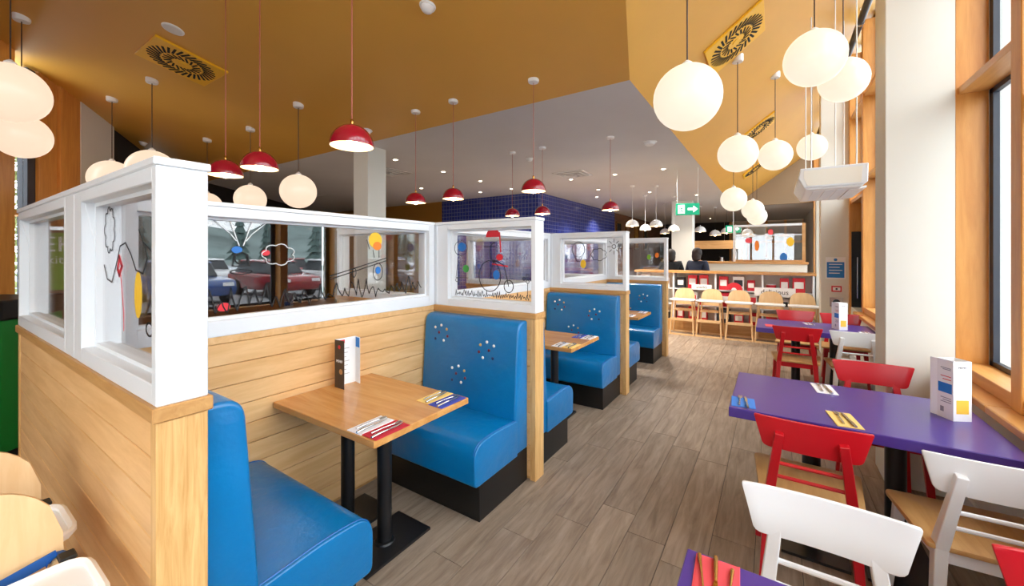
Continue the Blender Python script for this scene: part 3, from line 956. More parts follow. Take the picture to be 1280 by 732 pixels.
setting(.285, 2.48, ZTOP, .14, 'napkin_yellow', 'on the middle purple table', .10, .20, ('fork', 'knife'), colour='yellow')
setting(.25, 2.985, ZTOP, .12, 'napkin_white', 'at the far edge of the middle purple table', .10, .19, ('fork', 'knife'), colour='white')
setting(-.115, 1.065, ZTOP, PI + .06, 'napkin_coral', 'on the near purple table corner', .10, .19, ('fork', 'knife', 'spoon'), gold=True, colour='coral red')
setting(-.03, 5.32, ZTOP, .1, 'napkin_coral', 'on the far purple table', .09, .15, (), colour='coral')
setting(.34, 5.70, ZTOP, .2, 'napkin_white', 'at the back of the far purple table', .085, .15, ('fork', 'knife'), colour='white')
setting(.30, 5.28, ZTOP, .2, 'napkin_yellow', 'at the front of the far purple table', .085, .15, ('fork', 'knife'), colour='pale yellow')
setting(.78, 5.32, ZTOP, .1, 'napkin_white', 'beside the menu on the far purple table', .085, .14, ('fork', 'knife'), colour='white')

def box_menu(label, loc, rz):
    t = thing('menu_box', label, 'menu', loc, rz, 'white menus on the purple tables')
    w, d, h = .082, .080, .285
    b = MB()
    b.box(-w / 2, w / 2, -d / 2, -d / 2 + .002, 0, h).box(w / 2 - .002, w / 2, -d / 2, d / 2, 0, h).box(-w / 2, w / 2, d / 2 - .002, d / 2, 0, h).box(-w / 2, -w / 2 + .002, -d / 2, d / 2, 0, h)
    b.build('card', 'paper', t)
    MB().box(-w / 2 + .004, w / 2 - .004, -d / 2 + .002, d / 2 - .002, h - .03, h - .028).build('card_inside', 'paper_grey', t)
    # left leaf standing proud
    MB().bar((-w / 2 - .006, d / 2 + .026, h / 2), (-w / 2, d / 2 - .002, h / 2), h - .004, .0015, (0, 0, 1)).build('leaf', 'paper', t)
    # printed front (facing -x) and right face (facing -y)
    f = -w / 2 - .0008
    MB().box(f, f + .0006, -d / 2 + .006, d / 2 - .008, .125, .172).build('blue_panel', 'paper_blue', t)
    for k, z in enumerate((.245, .238, .205, .19, .1, .09, .08)):
        MB().box(f, f + .0006, -d / 2 + .01, d / 2 - .02 - .01 * (k % 2), z - .0018, z + .0018).build('text_line', 'ink_red' if k in (2, 3) else 'paper_grey', t)
    MB().box(f, f + .0006, .005, .022, .03, .055).build('stamp', 'paper_grey', t)
    g_ = -d / 2 - .0008
    MB().box(-w / 2 + .014, w / 2 - .014, g_, g_ + .0006, .035, .10).build('yellow_panel', 'paper_yellow', t)
    text('MENU', .014, 'paper_grey', t, (0, g_, .255), (PI / 2, 0, 0))
    return t
box_menu('white folded menu with blue and yellow panels on the middle purple table', (.735, 2.80, ZTOP), .50)
box_menu('white menu standing on the far purple table', (.60, 5.46, ZTOP), .45)

# ================================================================== CHAIRS
def make_chair(label, paint, group):
    """origin on the floor under the seat, front towards +y"""
    t = thing('dining_chair', label, 'chair', (0, 0, 0), 0, group)
    sp = rounded([(-.19, -.19), (.19, -.19), (.225, .20), (-.225, .20)], [.02, .02, .035, .035], 4)
    MB().prism(sp, 'Z', .436, .456).build('seat', 'seat_wood', t, bevel=.005, seg=2, smooth=True)
    for s in (-1, 1):
        m = MB()
        m.bar((s * .178, -.205, .0), (s * .150, -.165, .44), (.030, .040), (.034, .050))
        m.bar((s * .150, -.165, .44), (s * .112, -.230, .745), (.040, .034), (.050, .030))
        m.build('rear_leg', paint, t, bevel=.004, seg=2)
        MB().bar((s * .205, .205, 0), (s * .175, .165, .436), (.026, .042), (.026, .042)).build('front_leg', paint, t, bevel=.004, seg=2)
        MB().bar((s * .152, -.16, .41), (s * .176, .16, .41), .018, .045, (1, 0, 0)).build('side_rail', paint, t)
    MB().bar((-.17, .165, .41), (.17, .165, .41), .045, .018, (0, 0, 1)).build('front_rail', paint, t)
    MB().bar((-.15, -.165, .41), (.15, -.165, .41), .045, .018, (0, 0, 1)).build('back_rail', paint, t)
    for z, x, y in ((.595, .132, -.194), (.53, .14, -.182)):
        MB().tube([(-x, y, z), (x, y, z)], .0085, 8).build('rod', paint, t, smooth=True)
    # curved back board: wider at the top, ends bend forwards, rounded lower corners
    rows = [(.664, .150), (.666, .162), (.671, .172), (.680, .179), (.70, .184), (.75, .197), (.795, .209), (.803, .210), (.806, .205)]
    nx = 12; vs = []; f = []
    for z, w in rows:
        for o in (0, .013):
            for i in range(nx + 1):
                x = w * (2 * i / nx - 1)
                vs.append((x, -.212 - (z - .635) * .12 + .45 * x * x + o, z))
    st_ = 2 * (nx + 1)
    for r_ in range(len(rows) - 1):
        for i in range(nx):
            a = r_ * st_ + i; b = a + st_
            f.append((a, a + 1, b + 1, b)); f.append((a + nx + 1, b + nx + 1, b + nx + 2, a + nx + 2))
        a = r_ * st_; b = a + st_
        f.append((a, b, b + nx + 1, a + nx + 1)); f.append((a + nx, a + 2 * nx + 1, b + 2 * nx + 1, b + nx))
    e = (len(rows) - 1) * st_
    for i in range(nx):
        f.append((i, i + nx + 1, i + nx + 2, i + 1)); f.append((e + i, e + i + 1, e + i + nx + 2, e + i + nx + 1))
    MB().add(vs, f).build('back_board', paint, t, smooth=50, bevel=.003, seg=2, ang=50)
    return t
GR, GW = 'red dining chairs', 'white dining chairs'
red0 = make_chair('red chair with wooden seat tucked under the middle purple table', 'red_paint', GR)
red0.location = (.135, 2.375, 0)
wht0 = make_chair('large white chair in the foreground with blank back board towards the camera', 'white_chair', GW)
wht0.location = (.125, 1.29, 0); wht0.rotation_euler = (0, 0, PI)
copy_tree(wht0, (.665, 2.32, 0), 0.06, 'white chair with wooden seat at the right edge, pulled up to the middle purple table')
copy_tree(red0, (.675, 1.31, 0), PI, 'red chair back cut off by the bottom right corner')
copy_tree(red0, (.555, 3.38, 0), PI, 'red chair on the far side of the middle purple table, before the white column')
copy_tree(red0, (.20, 5.17, 0), 0, 'red chair with open back posts at the near side of the far purple table')
copy_tree(wht0, (.665, 5.15, 0), 0, 'white chair at the near side of the far purple table')
copy_tree(red0, (.24, 6.20, 0), PI, 'red chair behind the far purple table, on the left')
copy_tree(red0, (.70, 6.15, 0), PI, 'red chair behind the far purple table, half hidden by the menu')

# ================================================================== HIGH CHAIRS
def make_high_chair(label, strap=False):
    """front towards +y"""
    t = thing('high_chair', label, 'high chair', (0, 0, 0), 0, 'wooden high chairs')
    for sx in (-1, 1):
        MB().tube([(sx * .212, .17, 0.0), (sx * .175, .10, .64)], .015, 8).build('leg', 'beech', t, smooth=True)
        MB().tube([(sx * .212, -.185, 0.0), (sx * .170, -.15, .66)], .015, 8).build('leg', 'beech', t, smooth=True)
        MB().tube([(sx * .170, -.17, .66), (sx * .185, .13, .64)], .016, 8).build('arm', 'beech', t, smooth=True)
    MB().bar((-.225, .175, .015), (.225, .175, .015), .03, .022, (0, 0, 1)).build('front_skid', 'beech', t)
    MB().bar((-.225, -.19, .015), (.225, -.19, .015), .03, .022, (0, 0, 1)).build('rear_skid', 'beech', t)
    MB().bar((-.21, .16, .30), (.21, .16, .30), .05, .018, (0, 0, 1)).build('footrest', 'beech', t)
    MB().prism(rounded([(-.165, -.16), (.165, -.16), (.165, .12), (-.165, .12)], .03), 'Z', .46, .48).build('seat', 'beech', t, bevel=.004, seg=1)
    vs = []; fs = []; nx = 16
    for i in range(nx + 1):
        x = -.185 + .37 * i / nx
        r = .15
        ax = abs(x)
        top = .875 if ax < .185 - r else .875 - r + math.sqrt(max(r * r - (ax - .185 + r) ** 2, 0))
        bot = .56 if ax < .155 else .56 + (ax - .155) * 1.2
        for z in (bot, top):
            for o in (0, -.014):
                vs.append((x, -.175 - (z - .56) * .12 + 1.3 * x * x + o, z))
    for i in range(nx):
        a = i * 4; b = a + 4
        fs += [(a, b, b + 2, a + 2), (a + 1, a + 3, b + 3, b + 1), (a, a + 1, b + 1, b), (a + 2, b + 2, b + 3, a + 3)]
    fs += [(0, 2, 3, 1), (nx * 4, nx * 4 + 1, nx * 4 + 3, nx * 4 + 2)]
    MB().add(vs, fs).build('backrest', 'beech', t, smooth=50)
    tr = MB().prism(rounded([(-.215, -.06), (.215, -.06), (.215, .20), (-.215, .20)], .06), 'Z', .655, .668)
    rim = rounded([(-.215, -.06), (.215, -.06), (.215, .20), (-.215, .20)], .06)
    tr.tube([(p[0], p[1], .672) for p in rim] + [(rim[0][0], rim[0][1], .672)], .011, 6)
    tr.build('tray', 'white_plastic', t, smooth=True)
    if strap:
        s = MB()
        for dz in (0,):
            s.add([(-.172 + .024 * math.cos(a), -.14 + d, .655 + .024 * math.sin(a)) for a in [2 * PI * j / 12 for j in range(12)] for d in (0, .028)],
                  [(2 * j, 2 * j + 1, (2 * j + 3) % 24, (2 * j + 2) % 24) for j in range(12)])
        s.bar((-.17, -.125, .678), (.14, -.145, .60), .028, .003, (0, 0, 1))
        s.build('strap', 'strap', t)
        MB().box(-.20, -.165, -.105, -.06, .676, .688).build('buckle', 'black', t, bevel=.003, seg=1)
    return t
hc = make_high_chair('nearest wooden high chair with white tray and blue strap, cut by the left edge', True)
hc.location = (-1.60, .075, 0); hc.rotation_euler = (0, 0, -PI / 2)
copy_tree(hc, (-2.025, .085, 0), -PI / 2, 'second wooden high chair with blue strap, behind the nearest one beside oak planks')
hf = make_high_chair('leftmost of the five wooden high chairs standing along the back display wall')
hf.location = (-1.47, 8.35, 0); hf.rotation_euler = (0, 0, PI)
for i, l in enumerate(('second', 'middle one', 'fourth', 'rightmost')):
    lab = {'second': 'second from left of the five wooden high chairs along the back display wall', 'middle one': 'middle one of the five wooden high chairs along the back display wall',
           'fourth': 'fourth from left of the five wooden high chairs along the back display wall', 'rightmost': 'rightmost of the five wooden high chairs along the back display wall'}[l]
    copy_tree(hf, (-1.47 + .475 * (i + 1), 8.35, 0), PI + (.06 if i % 2 else -.05), lab)

# ================================================================== PENDANT LAMPS
def make_dome(label, shade, cord, ceil, z_rim, scale=1.0, group='red dome pendants over the booths', name='dome_pendant', power=0):
    t = thing(name, label, 'pendant lamp', (0, 0, 0), 0, group)
    r = .112 * scale; h = .116 * scale
    outer = [(r * math.cos(R(a)), h * math.sin(R(a))) for a in range(0, 91, 9)]
    inner = [((r - .004) * math.cos(R(a)), (h - .004) * math.sin(R(a))) for a in range(90, -1, -9)]
    def shell(prof, n=32):
        vs = []; fs = []
        for rr, z in prof:
            for j in range(n):
                a = 2 * PI * j / n
                vs.append((max(rr, 1e-4) * math.cos(a), max(rr, 1e-4) * math.sin(a), z))
        for i in range(len(prof) - 1):
            for j in range(n):
                fs.append((i * n + j, i * n + (j + 1) % n, (i + 1) * n + (j + 1) % n, (i + 1) * n + j))
        return MB().add(vs, fs)
    shell(outer).build('shade', shade, t, smooth=True)
    shell(inner).build('shade_lining', 'shade_inside', t, smooth=True)
    MB().lathe([(0, -.020), (.020, -.012), (.030, .012), (.026, .035), (.012, .06), (.012, .085)], 16).build('bulb', 'bulb', t, smooth=True)
    MB().lathe([(.009, h), (.009, h + .02), (.004, h + .028)], 12).build('cord_grip', 'brass' if shade == 'red_shade' else 'white_metal', t, smooth=True)
    L = ceil - z_rim
    MB().tube([(0, 0, h + .02), (0, 0, L - .02)], .0028 * scale, 6).build('cord', cord, t, smooth=True)
    MB().lathe([(.0, L - .032), (.045, L - .030), (.05, L - .02), (.05, L), (0, L)], 20).build('ceiling_rose', 'white_plastic', t, smooth=True)
    return t
ZR = 2.11
def pend(x, y, label, z=ZR):
    c = z_dark(y) if y < YA else ZG
    t = make_dome(label, 'red_shade', 'red_cord', c + .004, z)
    t.location = (x, y, z)
    return t
pend(-1.86, 1.30, 'largest red dome pendant, hanging over the nearest oak table')
pend(-2.85, 1.30, 'red dome pendant hanging behind the long screen, beside the tall white partition end')
pend(-3.31, 1.28, 'red dome pendant partly hidden behind the thick white partition end')
pend(-1.81, 3.12, 'red dome pendant over the second booth, lowest of the middle trio')
pend(-2.75, 3.10, 'red dome pendant of the middle trio, between its two neighbours')
pend(-3.296, 3.10, 'red dome pendant nearest to the square cream column')
pend(-1.75, 4.98, 'red dome pendant farthest along the aisle, before the blue tiles end')
pend(-2.72, 4.94, 'red dome pendant before the corner of the blue tiled wall')
pend(-3.22, 4.93, 'red dome pendant low before the blue tiles, left of the tile corner')

wd = [(-2.58, 8.75, 'first'), (-2.15, 9.06, 'second'), (-2.71, 10.3, 'third'), (-2.15, 10.9, 'fourth'), (-2.67, 12.3, 'fifth'), (-2.1, 12.8, 'sixth')]
wl_lab = ['white dome pendant at the end of the blue tiled wall', 'white dome pendant in the middle distance, nearest the exit sign aisle', 'smaller white dome pendant beyond the first one',
          'smaller white dome pendant beyond the second one', 'tiny white dome pendant left of the two farthest', 'tiny white dome pendant beside the cream pillar']
for (x, y, _), l in zip(wd, wl_lab):
    t = make_dome(l, 'white_plastic', 'white_metal', ZG, 2.16, 1.25, 'white dome pendants in the far dining area', 'white_pendant')
    t.location = (x, y, 2.16)

# globes
def globe(x, y, z, label, group, d=.38, m='globe_glass'):
    zc = z_light(x) if (y > YA and x > XB) or z_light(x) > z_dark(y) and x > XB else z_dark(y)
    t = thing('globe_pendant', label, 'pendant lamp', (x, y, z), 0, group)
    MB().sphere((0, 0, 0), d / 2, 36, 20).build('globe', m, t, smooth=80)
    MB().lathe([(.03, d / 2 - .012), (.03, d / 2 + .012), (.008, d / 2 + .03)], 14).build('cap', 'white_plastic', t, smooth=True)
    MB().tube([(0, 0, d / 2), (0, 0, zc - z - .02)], .0045, 6).build('cord', 'dark_cord', t, smooth=True)
    MB().lathe([(0, -.045), (.05, -.042), (.055, -.03), (.055, .03), (0, .03)], 18, (0, 0, zc - z)).build('ceiling_rose', 'white_plastic', t, smooth=True)
    return t
def at(px, py, F):
    u = (px - 640) / 499.0; v = (318 - py) / 499.0
    return (F * (u * .8368 - .5476), F * (u * .5476 + .8368), 1.54 + F * v)
GA, GB = 'opal globe pendants near the windows', 'opal globe pendants on the left'
for px, py, F, l in ((859, 122, 2.36, 'largest opal globe pendant, hanging near the aisle'), (1018, 73, 2.85, 'opal globe pendant high up, overlapping the one behind it near the windows'),
                     (1054, 100, 3.6, 'opal globe pendant beside the black pipe, partly behind a nearer globe'), (922, 192, 4.17, 'opal globe pendant left of a similar pair, below the yellow vent'),
                     (969, 194, 5.1, 'opal globe pendant just right of the one below the yellow vent'), (1015, 184, 5.9, 'opal globe pendant just above the hanging white air unit'),
                     (917, 249, 6.4, 'opal globe pendant right of the green exit sign'), (941, 262, 7.6, 'small opal globe pendant above the far glass screen'), (946, 270, 8.4, 'smallest opal globe pendant, overlapping another above the far glass screen')):
    globe(*at(px, py, F), l, GA, m='globe_bright')
for px, py, F, l in ((13, 116, 2.65, 'largest opal globe pendant at the left edge'), (27, 170, 3.5, 'opal globe pendant at the left edge, below a bigger one'), (140, 224, 4.9, 'opal globe pendant before the cream column on the left'),
                     (190, 214, 4.34, 'opal globe pendant peeking over the nearest white partition'), (313, 249, 5.34, 'cream opal globe pendant low above the long screen'),
                     (373, 239, 4.53, 'pinkish opal globe pendant hanging left of the square column'), (259, 257, 5.9, 'opal globe pendant mostly hidden behind the white partition end')):
    globe(*at(px, py, F), l, GB, .45 if px in (140, 190) else .38)

# ================================================================== CEILING FITTINGS
def swirl_vent(label, loc, rot):
    t = thing('swirl_vent', label, 'ceiling vent', loc, 0, 'yellow swirl vents')
    t.rotation_euler = rot
    MB().box(-.29, .29, -.29, .29, -.022, 0).build('plate', 'vent_ochre', t, bevel=.004, seg=1)
    sl = MB().box(-.055, .055, -.0095, .0095, -.0255, -.0215).mesh('slot', 'slot_dark')
    si = MB().box(-.038, .038, -.008, .008, -.0255, -.0215).mesh('slot', 'slot_dark')
    for k in range(32):
        a = 2 * PI * k / 32
        put('slot', sl, t, (.215 * math.cos(a), .215 * math.sin(a), 0), (0, 0, a + .5))
    for k in range(18):
        a = 2 * PI * k / 18
        put('slot', si, t, (.115 * math.cos(a), .115 * math.sin(a), 0), (0, 0, a - .5))
    MB().lathe([(0, -.030), (.035, -.029), (.04, -.022), (.04, -.02)], 16).build('hub', 'vent_ochre', t, smooth=True)
    return t
swirl_vent('square yellow swirl vent on the darker ochre ceiling at the upper left', (-4.87, 1.515, z_dark(1.515)), (-math.atan(SD), 0, 0))
for x, y, l in ((-.31, 4.36, 'large square yellow swirl vent on the bright sloped ceiling'), (-.21, 7.9, 'second yellow swirl vent farther along the sloped ceiling'), (-.36, 10.9, 'farthest yellow swirl vent near the end of the sloped ceiling')):
    swirl_vent(l, (x, y, z_light(x)), (0, -math.atan(TL), 0))

def grey_vent(x, y, l):
    t = thing('ceiling_diffuser', l, 'ceiling vent', (x, y, ZG), 0, 'square grey ceiling diffusers')
    for k in range(4):
        w = .29 - .07 * k
        m = MB()
        z0, z1 = -.006 - .012 * k, -.012 * k
        m.box(-w, w, -w, -w + .03, z0, z1).box(-w, w, w - .03, w, z0, z1).box(-w, -w + .03, -w, w, z0, z1).box(w - .03, w, -w, w, z0, z1)
        m.build('louvre', 'white_metal', t)
    MB().box(-.05, .05, -.05, .05, -.052, -.046).build('centre_plate', 'white_metal', t)
grey_vent(-3.15, 6.9, 'square grey ceiling diffuser above the blue tiled wall')
grey_vent(-5.88, 4.9, 'square grey ceiling diffuser right of the square cream column')
grey_vent(-9.8, 5.6, 'square grey ceiling diffuser far left above the pinkish globe')

def downlight(x, y, l, power=45):
    t = thing('downlight', l, 'downlight', (x, y, ZG), 0, 'recessed downlights in the grey ceiling')
    MB().lathe([(.034, -.004), (.05, -.006), (.054, 0), (.034, 0)], 18).build('trim_ring', 'white_plastic', t, smooth=True)
    MB().lathe([(0, -.0095), (.030, -.0085), (.034, -.0045), (0, -.0045)], 18).build('lens', 'downlight_lens', t)
    sd = bpy.data.lights.new('downlight_spot', 'SPOT')
    sd.energy = power * LAMP; sd.spot_size = R(120); sd.spot_blend = .8; sd.color = (1, .92, .82); sd.shadow_soft_size = .04
    s = bpy.data.objects.new('downlight_spot', sd)
    COL.objects.link(s); s.parent = t; s.location = (0, 0, -.02)
rows = [(-5.03, (4.3, 5.4, 6.5, 7.66), 'line leading from the square column'), (-3.4, (7.36, 8.86), 'line before the blue tiles'), (-2.5, (7.36, 9.9), 'line over the aisle beyond the booths'), (-1.62, (7.35, 11.0), 'line beside the sloped ceiling'), (-6.7, (6.47,), ''), (-7.1, (7.64,), ''), (-5.93, (7.66,), ''), (-3.87, (9.97,), '')]
ords = ['nearest', 'second', 'third', 'fourth']
single = {-6.7: 'lone recessed downlight left of the blue tiled wall top', -7.1: 'recessed downlight just at the left top corner of the tiles', -5.93: 'recessed downlight close above the middle of the blue tiles', -3.87: 'recessed downlight close above the right face of the tiles'}
for x, ys, w in rows:
    for i, y in enumerate(ys):
        downlight(x, y, single[x] if x in single else '%s recessed downlight of the %s' % (ords[i], w), (140 if y < 8 else 110) if y > 7 and x > -4 else 55)
for x, y in ((-4.2, 12), (-3.0, 15.5), (-1.2, 15.5), (-2.2, 18.5)):
    downlight(x, y, {(-4.2, 12): 'tiny recessed downlight beyond the end of the blue tiles', (-3.0, 15.5): 'tiny recessed downlight over the left end of the far servery', (-1.2, 15.5): 'tiny recessed downlight over the middle of the far servery', (-2.2, 18.5): 'farthest tiny recessed downlight, behind the far servery'}[(x, y)], 110)

def detector(x, y, z, l, rot=(0, 0, 0), big=1.0):
    t = thing('smoke_detector', l, 'smoke detector', (x, y, z), 0, 'white ceiling detectors')
    t.rotation_euler = rot
    MB().lathe([(0, -.012), (.055 * big, -.012), (.06 * big, 0), (0, 0)], 20).build('base', 'white_plastic', t, smooth=True)
    MB().lathe([(0, -.05), (.025 * big, -.048), (.04 * big, -.035), (.045 * big, -.012), (0, -.012)], 20).build('sensor', 'white_plastic', t, smooth=True)
rd = (-math.atan(SD), 0, 0)
detector(-2.08, 2.07, z_dark(2.07), 'white smoke detector on the ochre ceiling at the top edge', rd)
detector(-4.26, 3.2, z_dark(3.2), 'small white detector just right of the largest red pendant', rd)
detector(-8.38, 2.1, z_dark(2.1), 'small white detector near the dark left wall', rd, .9)
detector(-3.2, 5.4, ZG, 'white detector on the grey ceiling behind the middle pendants')
detector(-1.39, 5.5, ZG, 'flat white detector near the edge of the sloped ceiling', big=1.6)
sp = thing('ceiling_speaker', 'flat round white ceiling disc above the yellow vent at upper left', 'speaker', (-4.33, 1.28, z_dark(1.28)))
sp.rotation_euler = rd
MB().lathe([(.07, -.008), (.078, -.006), (.08, 0), (.07, 0)], 24).build('ring', 'white_plastic', sp, smooth=True)
MB().lathe([(0, -.0105), (.066, -.0095), (.066, -.008), (0, -.008)], 24).build('grille', 'white_metal', sp)

# exit sign on two wires
ex = thing('exit_sign', 'green hanging exit sign with white arrow and running figure', 'sign', (-1.25, 7.5, 2.33), R(20))
MB().box(-.19, .19, -.02, .02, -.10, .10).build('panel', 'sign_green', ex, bevel=.004, seg=1)
MB().prism([(.0, -.02), (.09, -.02), (.09, -.06), (.16, 0), (.09, .06), (.09, .02), (.0, .02)], 'Y', -.0225, -.020).build('arrow', 'sign_white', ex)
MB().box(-.16, -.05, -.0225, -.020, -.075, .075).build('doorway', 'sign_white', ex)
mf = MB()
for p, q in (((-.11, .03), (-.10, -.02)), ((-.10, -.02), (-.075, -.06)), ((-.10, -.02), (-.135, -.05)), ((-.11, .025), (-.075, .0)), ((-.11, .025), (-.145, .01))):
    mf.bar((p[0], -.0235, p[1]), (q[0], -.0235, q[1]), .002, .014, (0, 1, 0))
mf.lathe([(0, -.001), (.011, -.001), (.011, .001), (0, .001)], 12)
mf.build('running_figure', 'sign_green', ex)
for x in (-.17, .17):
    MB().tube([(x, 0, .10), (x, 0, ZG - 2.33)], .0025, 5).build('wire', 'white_metal', ex)

# black pipe under the roof by the windows
bp_ = thing('pipe', 'black round pipe running along the top of the window wall', 'pipe', (.86, 0, 4.28))
MB().tube([(0, -2, 0), (0, 13.9, 0)], .037, 14).build('tube', 'black', bp_, smooth=True)
for y in (1.2, 3.1, 4.35, 6.2, 8.1):
    MB().lathe([(.043, -.02), (.043, .02)], 14).build('clamp', 'steel', bp_, smooth=True, loc=(0, y, 0), rot=(PI / 2, 0, 0))
    MB().tube([(0, y, .03), (0, y, z_light(.86) - 4.28)], .005, 6).build('hanger', 'steel', bp_, smooth=True)

# white air unit hung on rods over the door
au = thing('air_unit', 'white ceiling hung air unit on four rods above the far purple table', 'air conditioner', (.24, 5.2, 2.22))
bd = MB().prism([(.05, 0), (.50, 0), (.54, .05), (.54, .22), (.0, .22), (-.02, .12)], 'Y', .03, 1.15).build('body', 'white_plastic', au, bevel=.012, seg=2)
MB().prism([(.03, .02), (.515, .02), (.54, .04), (.545, .225), (.0, .225), (-.015, .12)], 'Y', 0, .03).build('front_frame', 'white_paint', au, bevel=.006, seg=1)
MB().prism([(.06, .04), (.49, .04), (.50, .20), (.03, .20), (.03, .12)], 'Y', -.004, .002).build('front_grille', 'cream_light', au)
MB().prism([(.42, -.012), (.56, .01), (.56, .03), (.42, .0)], 'Y', .2, 1.1).build('outlet_flap', 'white_metal', au)
for i in range(3):
    MB().box(.12 + .1 * i, .20 + .1 * i, .15, 1.05, -.004, .003).build('underside_louvre', 'white_paint', au)
for x, y in ((.10, .12), (.47, .12), (.10, 1.0), (.30, .12), (.47, 1.0)):
    MB().tube([(x, y, .21), (x, y, z_light(.24 + x) - 2.22 + .01)], .006, 8).build('rod', 'white_metal', au, smooth=True)

# notices on the door column (front face at y = 7.85)
def plate(name, label, cat, x0, x1, z0, z1, m, y=7.85, th=.006):
    t = thing(name, label, cat, ((x0 + x1) / 2, y, (z0 + z1) / 2))
    MB().box(-(x1 - x0) / 2, (x1 - x0) / 2, -th, -.0005, -(z1 - z0) / 2, (z1 - z0) / 2).build('plate', m, t)
    return t
n1 = plate('notice', 'blue and white notice on the cream column by the door', 'notice', .68, .92, 1.17, 1.50, 'paper')
MB().box(-.105, .105, -.008, -.006, -.15, .09).build('blue_field', 'paper_blue', n1)
MB().lathe([(0, 0), (.022, 0), (.022, .002), (0, .002)], 14).build('emblem', 'paper_blue', n1, loc=(0, -.006, .125), rot=(PI / 2, 0, 0))
for k in range(4):
    MB().box(-.08, .08 - .03 * (k % 2), -.009, -.008, .05 - .045 * k, .06 - .045 * k).build('text_line', 'paper', n1)
n2 = plate('fire_call_point', 'red and white fire call point below the blue notice', 'fire alarm', .75, .87, .97, 1.06, 'ink_red', th=.03)
MB().box(-.045, .045, -.032, -.03, -.025, .025).build('glass_field', 'paper', n2)
MB().lathe([(0, 0), (.014, 0), (.014, .002), (0, .002)], 12).build('press_dot', 'ink', n2, loc=(0, -.032, 0), rot=(PI / 2, 0, 0))
n3 = plate('wall_socket', 'grey metal socket plate below the fire call point', 'socket', .73, .89, .74, .88, 'steel', th=.02)
MB().lathe([(0, 0), (.045, 0), (.045, .012), (.03, .02), (0, .02)], 16).build('dial', 'dark_frame', n3, smooth=True, loc=(0, -.018, 0), rot=(PI / 2, 0, 0))

# ================================================================== BACK DISPLAY
ds = thing('display_shelf', 'low cream display shelving with oak ledge behind the five high chairs', 'shelving')
DX0, DX1, DY0, DY1 = -2.45, .60, 8.62, 8.95
MB().box(DX0, DX1, DY1 - .03, DY1, .0, 1.17).build('back_panel', 'cream_light', ds)
MB().box(DX0, DX1, DY0, DY1 - .03, .0, .22).build('base_board', 'oak_cap', ds)
for z in (.52, .84): MB().box(DX0, DX1, DY0 + .02, DY1 - .03, z, z + .02).build('shelf', 'white_paint', ds)
for x in (DX0, -1.72, -.95, -.18, DX1 - .03): MB().box(x, x + .03, DY0, DY1 - .03, .22, 1.17).build('upright', 'white_paint', ds)
MB().box(DX0 - .03, DX1 + .02, DY0 - .05, DY1 + .05, 1.17, 1.215).build('ledge', 'oak_top', ds, bevel=.004, seg=1)
rn = random.Random(21)
cols = ['napkin_red', 'ink_red', 'paper', 'dark_frame', 'paper', 'ink_red', 'napkin_red', 'paper', 'ink_orange', 'ink_red']
def carton(w, d, h, m, m2):
    t = bpy.data.objects.new('carton', None); COL.objects.link(t)
    MB().box(-w / 2, w / 2, -d / 2, d / 2, 0, h).build('box', m, t, bevel=.003, seg=1)
    MB().box(-w * .38, w * .38, -d / 2 - .0015, -d / 2, h * .3, h * .75).build('front_label', m2, t)
    return t
def tin(r, h, m):
    t = bpy.data.objects.new('tin', None); COL.objects.link(t)
    MB().lathe([(0, 0), (r, 0), (r, h * .88), (0, h * .88)], 16).build('body', m, t, smooth=True)
    MB().lathe([(0, h * .88), (r * 1.04, h * .88), (r * 1.04, h), (0, h)], 16).build('lid', 'paper', t, smooth=True)
    return t
nm = {'napkin_red': 'dark red', 'ink_red': 'bright red', 'paper': 'white', 'dark_frame': 'navy', 'kraft': 'brown', 'paper_grey': 'grey', 'ink_orange': 'orange', 'car_blue': 'blue'}
bay_n = ['leftmost', 'second', 'third', 'rightmost']
for lv, z in ((0, .22), (1, .54), (2, .86)):
    for bi, (xa, xb) in enumerate(((DX0 + .03, -1.72), (-1.69, -.95), (-.92, -.18), (-.15, DX1 - .03))):
        x = xa + .04
        used = {}
        while x < xb - .16:
            m = rn.choice(cols); kind = rn.random()
            w = rn.uniform(.12, .19)
            if kind < .7:
                t = carton(w, rn.uniform(.10, .18), rn.uniform(.19, .29), m, 'paper' if m != 'paper' else rn.choice(['ink_red', 'dark_frame']))
                kd = 'carton'
            else:
                t = tin(w / 2, rn.uniform(.12, .2), m); kd = 'tin'
            t.location = (x + w / 2, 8.76 + rn.uniform(-.02, .02), z)
            key = (m, kd); used[key] = used.get(key, 0) + 1
            o_ = ['', ', second of its colour there', ', third of its colour there', ', fourth of its colour there', ', fifth of its colour there'][used[key] - 1]
            tag(t, '%s %s on %s shelf of the %s display bay%s' % (nm[m], kd, ('bottom', 'middle', 'top')[lv], bay_n[bi], o_), kd, 'goods on the display shelves')
            x += w + rn.uniform(.02, .10)
def shelf_sign(x, z, w, h, s, label):
    t = thing('shelf_sign', label, 'sign', (x, DY0 - .012, z))
    MB().box(-w / 2, w / 2, 0, .008, -h / 2, h / 2).build('board', 'paper', t)
    text(s, h * .75, 'ink', t, (0, -.001, 0), (PI / 2, 0, 0))
shelf_sign(.02, .86, .62, .16, 'delicious', 'white shelf sign with black script, widest on the display shelving')
shelf_sign(-1.18, .90, .36, .10, 'snacks', 'small white shelf sign with black script between two left high chairs')
shelf_sign(-.62, .62, .22, .10, 'kids', 'small white shelf sign low between two middle high chairs')
fan = thing('red_fan_toy', 'red half round fan shaped toy on the display shelving', 'toy', (-.62, DY0 - .02, .87))
MB().prism([(.14 * math.cos(R(a)), .14 * math.sin(R(a))) for a in range(0, 181, 12)], 'Y', 0, .02).build('fan', 'ink_red', fan, bevel=.003, seg=1)
MB().prism([(.045 * math.cos(R(a)), .045 * math.sin(R(a))) for a in range(0, 181, 20)], 'Y', -.004, .001).build('fan_centre', 'paper', fan)

